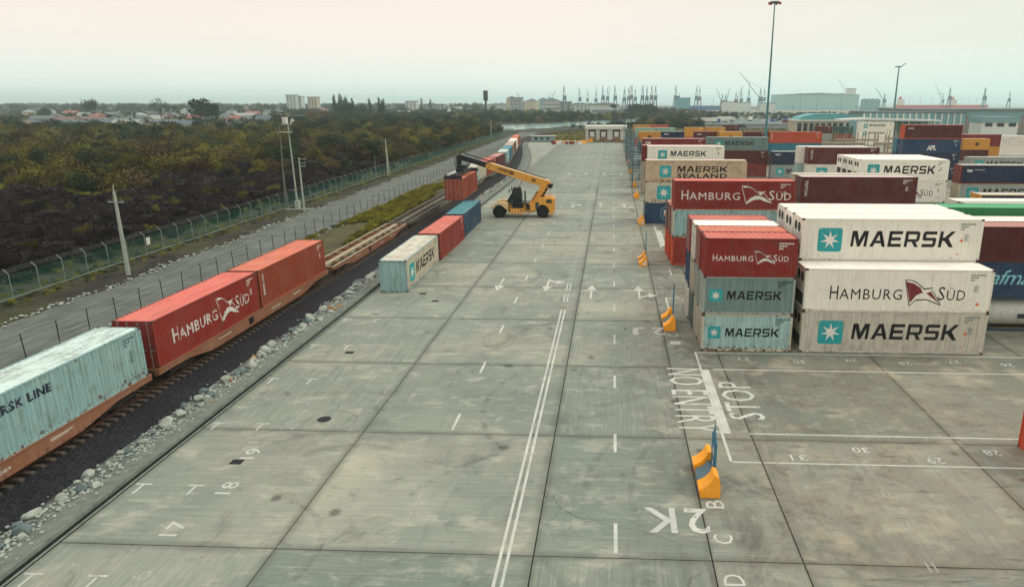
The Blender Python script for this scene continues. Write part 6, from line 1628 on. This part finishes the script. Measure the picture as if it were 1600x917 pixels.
# blocks of flats, sheds, tanks and silos far away
def block(u, Y, w, d, hh, m, lab, floors=0, cat='building', roof=None, rot=0.0, bays=None, nm='apartment_block'):
    r = empty(nm, (at(u, Y), Y, -.3), rot); tag(r, lab, cat)
    MB().box(-w / 2, w / 2, 0, d, 0, hh).build('wall', m, r)
    if roof: MB().prism([(-w / 2 - 1, hh + .01), (w / 2 + 1, hh + .01), (w / 2 + 1, hh + .4), (0, hh + roof), (-w / 2 - 1, hh + .4)], 'y', -1, d + 1).build('roof', M_ROOFS[3], r)
    else: MB().box(-w / 2 - .4, w / 2 + .4, -.4, d + .4, hh + .01, hh + .9).build('roof', M_ROOFS[0], r)
    if floors:
        n = bays or max(2, int(w / 5))
        wm = MB().box(-.9, .9, -.12, 0, 0, 1.7).mesh('window')
        for f in range(floors):
            for q in range(n): link('window', wm, M_GLASS, r, loc=(-w / 2 + (q + .5) * w / n, -.005, 1.2 + f * (hh - 1) / floors))
    return r
W2, W0, WG = M_WALLS[2], M_WALLS[0], M_WALLS[1]
block(448, 1200, 17, 14, 27, W2, 'taller pale block of flats on the skyline left of the poplars', 8); block(460, 1210, 10, 14, 25, W2, 'narrow pale block touching the taller flats', 8); block(482, 1250, 17, 14, 24, W0, 'lower pale block of flats nearer the poplars', 7)
block(640, 1150, 18, 14, 17, W2, 'white block with dark windows right of the poplars', 5); block(676, 1120, 32, 12, 12, WG, 'long grey building with rows of windows', 4); block(708, 1150, 20, 14, 9, W2, 'low white building on the left skyline')
block(780, 1150, 40, 20, 12, W2, 'long low white shed left of the storage tanks', roof=2, nm='industrial_shed'); block(806, 1100, 18, 16, 22, WG, 'grey tower-like works building left of the tanks', 4)
block(872, 900, 42, 16, 13, W2, 'long white building with dark windows before the harbour', 2, bays=14); block(862, 980, 24, 20, 17, W2, 'white gabled hall with a pale roof before the harbour', roof=5, nm='industrial_shed'); block(884, 880, 14, 14, 16, WG, 'square pale tower block in front of the harbour', 5); block(903, 940, 26, 14, 13, W2, 'white office building left of the pale hall', 3); block(945, 880, 36, 22, 13, W2, 'large pale hall left of the dark tree clump', roof=3, nm='industrial_shed'); block(950, 780, 34, 16, 7, WG, 'low blue-green shed below the pale hall', nm='industrial_shed')
block(1066, 1200, 24, 20, 22, paint('wall_sea_blue', (90, 150, 156), .1, .1), 'blue-green harbour building right of the dark clump', nm='industrial_shed'); block(1095, 820, 26, 8, 4, W0, 'long low pale building with small windows behind the road', 1, bays=10)
block(1272, 1500, 165, 60, 30, paint('wall_cyan', (150, 192, 186), .02, .06), 'huge pale turquoise harbour warehouse on the right skyline', nm='warehouse', roof=4); block(1322, 1520, 16, 14, 42, W2, 'pale head-house tower at the end of the turquoise warehouse', 0)
block(1137, 1250, 20, 18, 16, W2, 'white cube-shaped harbour store, leftmost of three'); block(1158, 1200, 26, 18, 15, W2, 'white harbour store, middle of three'); block(1196, 1180, 24, 18, 14, W2, 'white harbour store, rightmost of three')
M_SILO = paint('silo_teal', (110, 156, 158), .1, .1)
for i, (u, Y, r_, hh) in enumerate([(800, 1150, 9, 22), (831, 1050, 11, 17), (849, 1100, 7, 20), (858, 1120, 6, 16), (1342, 1400, 6.5, 20), (1348, 1400, 6.5, 20), (1354.5, 1400, 6.5, 20), (1361, 1400, 6.5, 20)]):
    r = empty('storage_tank', (at(u, Y), Y, -.3)); tag(r, ['pale storage tank farthest left', 'broad pale storage tank with a dark rim', 'blue-grey tank beside the gabled hall', 'small tank against the gabled hall', 'first silo right of the turquoise warehouse', 'second silo right of the turquoise warehouse', 'third silo right of the turquoise warehouse', 'last silo right of the turquoise warehouse'][i], 'tank', 'tanks and silos')
    MB().tube((0, 0, 0), (0, 0, hh), r_, n=20).build('shell', M_SILO if i > 1 else W0, r); MB().tube((0, 0, hh + .01), (0, 0, hh + r_ * .35), r_ * 1.02, .6, n=20).build('roof', M_ROOFS[1], r)
wt = empty('water_tower', (at(759, 900), 900, -.3)); tag(wt, 'dark water tower with a tall cylinder on a thin stem', 'water tower'); MB().tube((0, 0, 0), (0, 0, 17), 1.2, n=10).build('stem', M_BLK, wt); MB().tube((0, 0, 17), (0, 0, 18.5), 1.2, 2.9, n=12).tube((0, 0, 18.5), (0, 0, 30), 2.9, n=12).build('tank', M_BLK, wt)

# harbour cranes
M_CR = paint('crane_blue_grey', (60, 104, 116), .05, .05); M_CRR = paint('crane_red', (112, 84, 88), .05, .05)
def crane(u, Y, hh, lean, jl, m, lab, a=None):
    r = empty('harbour_crane', (at(u, Y), Y, -.3), random.uniform(-.3, .3)); tag(r, lab, 'crane', 'harbour cranes on the skyline')
    s = MB()
    for x in (-4, 4):
        for y in (-4, 4): s.bar((x, y, 0), (x * .5, y * .5, hh * .38), 1.0)
    s.box(-3.2, 3.2, -3.2, 3.2, hh * .38, hh * .42); s.build('portal', m, r)
    MB().box(-2.4, 3.4, -2.2, 2.2, hh * .4201, hh * .54).build('machine_house', m, r)
    s = MB(); s.bar((-1, -1, hh * .54), (-.3, 0, hh * .86), .6); s.bar((2.2, 0, hh * .54), (-.3, 0, hh * .86), .6); s.bar((-1, 1, hh * .54), (-.3, 0, hh * .86), .6); s.build('mast', m, r)
    tip = Vector((lean * jl, 0, hh * .5 + math.sqrt(max(.05, 1 - lean * lean)) * jl)); b0 = Vector((-1.6 if lean < 0 else 2, 0, hh * .5))
    s = MB(); s.bar(b0 + Vector((0, -.8, 0)), tip, .55); s.bar(b0 + Vector((0, .8, 0)), tip, .55); s.build('jib', m, r)
    MB().bar((-.3, 0, hh * .86), tip.lerp(b0, .25), .25).build('tie', m, r)
CR = [(817, 1300, 30, -.55, 28, 0), (858, 1300, 32, .5, 30, 0), (882, 1300, 50, -.06, 26, 0), (906, 1400, 46, -.1, 28, 0), (918, 1700, 44, .05, 30, 0), (931, 1400, 42, .05, 30, 0), (942, 1400, 52, -.03, 26, 0), (949, 1450, 50, .2, 30, 0), (961, 1400, 52, -.04, 28, 0), (975, 1400, 46, .05, 28, 0), (982, 1450, 50, .08, 28, 0), (986, 1400, 54, .1, 26, 1), (992, 1500, 48, 0, 26, 0), (1003, 1400, 52, .12, 28, 0), (1010, 1450, 50, 0, 28, 0), (1017, 1450, 54, .1, 26, 1), (1023, 1400, 52, .04, 28, 0), (1054, 1400, 52, .1, 28, 0), (1060, 1300, 30, 0, 20, 0), (1086, 1500, 52, .08, 30, 0), (1091, 1550, 50, 0, 34, 1),
      (1126, 1300, 34, -.45, 30, 1), (1131, 1350, 34, .3, 30, 0), (1147, 1300, 38, .4, 34, 1), (1155, 1500, 42, 0, 30, 0), (1166, 1400, 44, .0, 40, 0), (1184, 1300, 46, -.68, 74, 0), (1190, 1500, 46, 0, 28, 0), (1319, 1700, 50, -.55, 62, 0), (1372, 1600, 40, -.7, 46, 0), (1460, 2000, 40, -.5, 60, 0), (1469, 1500, 52, -.1, 20, 0), (1521, 1500, 52, -.1, 20, 0), (1558, 1700, 44, 0, 24, 0), (1589, 1600, 50, .05, 30, 0), (1595, 1600, 44, .55, 50, 0)]
ORD2 = ORD + ['twenty-first', 'twenty-second', 'twenty-third', 'twenty-fourth', 'twenty-fifth', 'twenty-sixth', 'twenty-seventh', 'twenty-eighth', 'twenty-ninth', 'thirtieth', 'thirty-first', 'thirty-second', 'thirty-third', 'thirty-fourth', 'thirty-fifth', 'thirty-sixth']
for i, (u, Y, hh, lean, jl, rd_) in enumerate(CR):
    pose = 'upright' if abs(lean) < .2 else ('left-leaning' if lean < 0 else 'right-leaning')
    crane(u, Y, hh, lean, jl * .8, M_CRR if rd_ else M_CR, '%s harbour crane with %s jib, %s from the left on the skyline' % ('reddish' if rd_ else 'blue-grey', pose, ORD2[i]))
# ships
def ship(u, Y, L, hc, sc_, lab):
    r = empty('ship', (at(u, Y), Y, -.75)); tag(r, lab, 'ship', 'ships in the harbour')
    MB().prism([(-L / 2, 0), (L / 2 - 4, 0), (L / 2 + 3, 9), (-L / 2, 9)], 'y', 0, 18).build('hull', hc, r); MB().box(-L / 2 + 3, -L / 2 + 16, 2, 16, 9.01, 22).build('superstructure', M_STRIPE, r); MB().box(-L / 2 + 5, -L / 2 + 10, 6, 12, 22.01, 28).build('funnel', hc, r)
    for q in range(3): MB().tube((-L / 2 + 30 + q * L * .2, 9, 9), (-L / 2 + 30 + q * L * .2, 9, 26), .7, n=6).build('deck_crane', M_STRIPE, r)
ship(1435, 1750, 130, paint('hull_red', (206, 70, 64), .03, .05), 1, 'long red-hulled cargo ship moored at the right, nearest the tall mast'); ship(1500, 1800, 90, paint('hull_red', (206, 70, 64), .03, .05), 1, 'second red ship with a red and white funnel'); ship(1100, 1450, 120, paint('hull_blue', (40, 96, 140), .03, .05), 1, 'long blue ship in front of the middle harbour cranes')

# the terminal buildings on the right
def sbox(p, nm, x0, x1, y0, y1, z0, z1, m): return MB().box(x0, x1, y0, y1, z0, z1).build(nm, m, p)
M_BEIGE = paint('wall_dusty_brown', (136, 124, 112), .05, .12); M_TEALW = paint('wall_band_teal', (112, 150, 148), .05, .1); M_ROOFW = paint('canopy_white', (216, 216, 206), .03, .1)
b1 = empty('warehouse', (158, 385, -.3)); tag(b1, 'long brown and pale green warehouse at the upper right edge', 'warehouse')
sbox(b1, 'wall', 0, 110, 0, 50, 0, 9.4, M_BEIGE); sbox(b1, 'cornice', -.4, 110.4, -.4, 50, 9.41, 12.2, M_TEALW); sbox(b1, 'roof', -1.0, 111, -1.0, 51, 12.21, 12.9, M_ROOFS[0])
for x in (22, 30.5, 33): sbox(b1, 'pier', x, x + 1.2, -.5, -.01, 0, 9.4, M_TEALW)
sbox(b1, 'window', 38, 41, -.2, -.01, 3.5, 6.5, M_SILO); sbox(b1, 'window', 49, 53, -.2, -.01, 3.8, 6.2, M_GLASS); sbox(b1, 'canopy', 15, 100, -6, -.01, -.1, .9, M_ROOFS[0])
b2 = empty('terminal_building', (117, 340, -.3)); tag(b2, 'glass-fronted hall with slanting white fins and a broad white canopy', 'building')
sbox(b2, 'wall', 0, 46, 0, 20, 0, 11.5, M_SILO); sbox(b2, 'roof', -.6, 46.6, -.5, 20.5, 11.51, 12.3, M_ROOFS[0])
fin = MB().box(0, .5, -.8, -.01, 0, 11.4).mesh('fin')
for q in range(16): link('fin', fin, M_ROOFW, b2, loc=(q * 2.9 + (0 if q > 4 else -.6), 0, 0))
MB().prism([(-14, 8.6), (30, 8.2), (30, 8.8), (-2, 9.6), (-14, 9.0)], 'y', -12, -.9).build('canopy', M_ROOFW, b2)
for x in (-12, -4, 6, 16, 26): sbox(b2, 'column', x, x + .4, -11, -10.6, 0, 8.19, M_ROOFW)
b3 = empty('terminal_building', (104, 410, -.3)); tag(b3, 'pale arcade building with a rounded turquoise roof behind the stacks', 'building')
sbox(b3, 'wall', 0, 36, 0, 20, 0, 6.8, M_WALLS[0]); MB().prism([(1, 6.81), (35, 6.81), (33, 8.5), (26, 10.0), (10, 10.0), (3, 8.5)], 'y', 1, 19).build('roof', paint('roof_turquoise', (90, 170, 172), .03, .1), b3); sbox(b3, 'cornice', -.5, 36.5, -.6, 20.5, 6.0, 6.79, M_ROOFW)
for q in range(11): MB().box(.4 + q * 3.3, 2.6 + q * 3.3, -.05, -.005, .4, 5.0).build('opening', M_GLASS, b3)
b4 = empty('warehouse', (176, 350, -.3)); tag(b4, 'low white entrance block with dark openings beside the brown warehouse', 'building')
sbox(b4, 'wall', 0, 17, 0, 12, 0, 7.2, M_ROOFW); 
for x in (1.5, 7, 12.5): sbox(b4, 'window', x, x + 3.4, -.1, -.01, 5.2, 6.9, M_GLASS)
sbox(b4, 'roof', -.5, 17.5, -.5, 12.5, 7.21, 9.8, M_TEALW)

# trucks, vans and cars beyond the yard
wv = MB().tube((0, -.15, 0), (0, .15, 0), .5, n=12).mesh('wheel')
M_ROAD = plain('asphalt_road', (74, 82, 84), .9, .15, .05)
sheet('access_road', [(60, 470), (330, 520), (330, 545), (150, 520), (60, 500)], -.290, M_ROAD); sheet('access_road', [(-30, 985), (520, 985), (520, 1003), (-30, 1003)], -.290, M_ROAD); sheet('lorry_park', [(70, 560), (330, 560), (330, 760), (110, 760)], -.291, plain('worn_asphalt', (104, 116, 112), .9, .15, .03))
t = NT('port_ground'); n1 = t.noise(t.geo.outputs['Position'], .02, 6, .7); n2 = t.noise(t.geo.outputs['Position'], .2, 5, .7)
M_PORT = t.out(t.mix(t.rng(n2, .35, .65), t.mix(t.rng(n1, .4, .6), lin((120, 118, 104)), lin((88, 96, 84))), lin((150, 150, 138))), .9)
sheet('port_ground', [(120, 765), (900, 765), (900, 1700), (-300, 1700), (-300, 1005), (120, 1005)], -.289, M_PORT); sheet('port_ground', [(150, 302.5), (900, 302.5), (900, 764), (331, 764), (331, 500), (150, 470)], -.289, M_PORT)
def lorry(x, y, rz, body, cab, lab, L=13.0, round_=False):
    r = empty('lorry', (x, y, -.28), rz); tag(r, lab, 'lorry', 'lorries parked beyond the yard')
    if round_: MB().tube((-L / 2, 0, 2.3), (L / 2, 0, 2.3), 1.3, n=14).build('tank_body', body, r)
    else: MB().box(-L / 2, L / 2, -1.25, 1.25, 1.2, 4.0).build('trailer_body', body, r)
    c = MB().prism([(L / 2 + .5, .7), (L / 2 + 2.8, .7), (L / 2 + 2.8, 2.0), (L / 2 + 2.4, 3.3), (L / 2 + .5, 3.5)], 'y', -1.2, 1.2).build('cab', cab, r); MB().box(L / 2 + 2.62, L / 2 + 2.83, -1.05, 1.05, 2.05, 2.9).build('windscreen', M_GLASS, c)
    MB().box(-L / 2 + .2, L / 2 + 2.6, -.5, .5, .7, 1.19).build('chassis', M_DARK, r)
    for q in (-L / 2 + 1.5, -L / 2 + 2.8, L / 2 - 1.0, L / 2 + 1.6):
        for sy in (-1.1, 1.1): link('wheel', wv, M_TYRE, r, loc=(q, sy, .5))
PW = M_STRIPE; PO = M_PLAST; PB = paint('cab_blue', (24, 76, 140), .02, .05); PR = PAL['dark_red'][0]
lorry(78, 588, -.1, PW, PB, 'white box lorry in front with a blue cab end'); lorry(88, 600, .5, PW, PW, 'white box lorry behind the blue-cabbed one'); lorry(99, 640, .2, PW, PW, 'white lorry at the back of the parked row')
lorry(72.5, 994, math.pi, PW, PR, 'long grey-white lorry with a dark red cab on the far road', 17); lorry(96.5, 994, math.pi, PO, PW, 'bright orange tanker lorry on the far road', 15, True)
lorry(121, 640, 1.2, PW, PW, 'white tractor lorry standing nose on in the lorry park', 6); lorry(116, 236, .2, PAL['white'][0], paint('cab_yellow', (226, 196, 90), .02, .1), 'lorry with a yellowish cab in front of the scrawled white container', 7)
def car(x, y, rz, m, lab, van=False):
    r = empty('parked_car', (x, y, -.28), rz); tag(r, lab, 'van' if van else 'car', 'small vehicles in the far lorry park')
    p_ = [(-2.4, .35), (2.4, .35), (2.4, 1.0), (1.9, 1.4), (1.3, 2.3), (-2.4, 2.3)] if van else [(-2.1, .35), (2.1, .35), (2.1, .85), (1.2, .95), (.6, 1.45), (-1.1, 1.45), (-1.9, .95), (-2.1, .9)]
    MB().prism(p_, 'y', -.9, .9).build('body', m, r); MB().box(-1.0, .5, -.92, .92, 1.0, 1.35).build('windows', M_GLASS, r)
    for q in (-1.4, 1.4):
        for sy in (-.85, .85): link('wheel', wv, M_TYRE, r, loc=(q, sy, .33), sc=.66)
rnd = random.Random(77); CC = [('white', PW), ('silver', M_GALV), ('dark', M_BLK), ('red', PR), ('blue', PB)]
spots = [(86, 480), (128, 610), (136, 618), (143, 634), (150, 655), (128, 670), (160, 620), (172, 640), (181, 626), (190, 645), (164, 690), (176, 705), (150, 720), (200, 690), (214, 700), (222, 655), (236, 668), (246, 640), (140, 590), (152, 585), (168, 592), (185, 590), (206, 600), (228, 606), (250, 600), (262, 690), (280, 700), (270, 630)]
spots.sort()
ci_ = {}
for i, (x, y) in enumerate(spots):
    cn, m = rnd.choice(CC); van = rnd.random() < .35; key = (cn, van); ci_[key] = ci_.get(key, 0) + 1
    car(x, y, rnd.uniform(0, 3), m, '%s %s in the far lorry park, %s %s one from the left' % (cn, 'van' if van else 'car', ORD[ci_[key] - 1], cn), van)
# low bushes and rubble heaps around the port, small lamp posts
for i, (u, Y) in enumerate([(1040, 520), (1234, 700), (1245, 900), (1271, 900), (1307, 900), (1183, 700), (1400, 700), (1110, 800), (1455, 900), (1330, 700)]):
    r = empty('street_lamp', (at(u, Y), Y, -.3)); tag(r, 'slim lamp post, %s from the left among those beyond the yard' % ORD[sorted([1040, 1234, 1245, 1271, 1307, 1183, 1400, 1110, 1455, 1330]).index(u)], 'street lamp', 'street lamps beyond the yard')
    hh = 12 if Y < 600 else (26 if Y == 900 else 12); MB().tube((0, 0, 0), (0, 0, hh), .22, .12, n=6).build('shaft', M_MASTC, r); MB().box(-1.5 if hh < 20 else -3.5, 1.5 if hh < 20 else 3.5, -.3, .3, hh, hh + .4).build('lamp_head', M_MASTC, r)
P4 = []; rnd = random.Random(55)
for i in range(2600):
    y = rnd.uniform(560, 1150); x = rnd.uniform(-20, y * .62)
    if 700 < y < 1000 or (x < 110 and y > 735): P4.append((x, y, -.4, rnd.choice((6, 7, 8, 10, 3)), rnd.uniform(.5, 1.6), rnd.uniform(0, 6.3)))
    elif rnd.random() < .25: P4.append((x, y, -.4, rnd.choice((6, 10)), rnd.uniform(.3, .7), 0))
for i in range(900):
    y = rnd.uniform(1100, 2600); x = rnd.uniform(-y * .95, -60); P4.append((x, y, -.4, rnd.choice((6, 7, 10)), rnd.uniform(2.0, 5.0), rnd.uniform(0, 6.3)))
scatter('distant_bushes', 'far-off bushes and tree lines around the port and along the horizon', P4, 'bushes')
# ------------------------------------------------------------------ haze: one closed box of even air round everything
hz = MB().box(-31500, 41500, -900, 41000, -3.0, 96.0).build('haze', None)
hz.data.materials.clear()
hm = bpy.data.materials.new('haze_air'); hm.use_nodes = True
hm.node_tree.nodes.clear()
ho = hm.node_tree.nodes.new('ShaderNodeOutputMaterial'); hv = hm.node_tree.nodes.new('ShaderNodeVolumePrincipled')
hv.inputs['Color'].default_value = (0.84, 1.0, 0.98, 1); hv.inputs['Density'].default_value = 0.00018; hv.inputs['Anisotropy'].default_value = 0.2
hm.node_tree.links.new(hv.outputs[0], ho.inputs['Volume'])
hz.data.materials.append(hm); hz['kind'] = 'stuff'; hz['label'] = 'thin bluish haze softening the harbour and the far plain'
hz.display_type = 'WIRE'
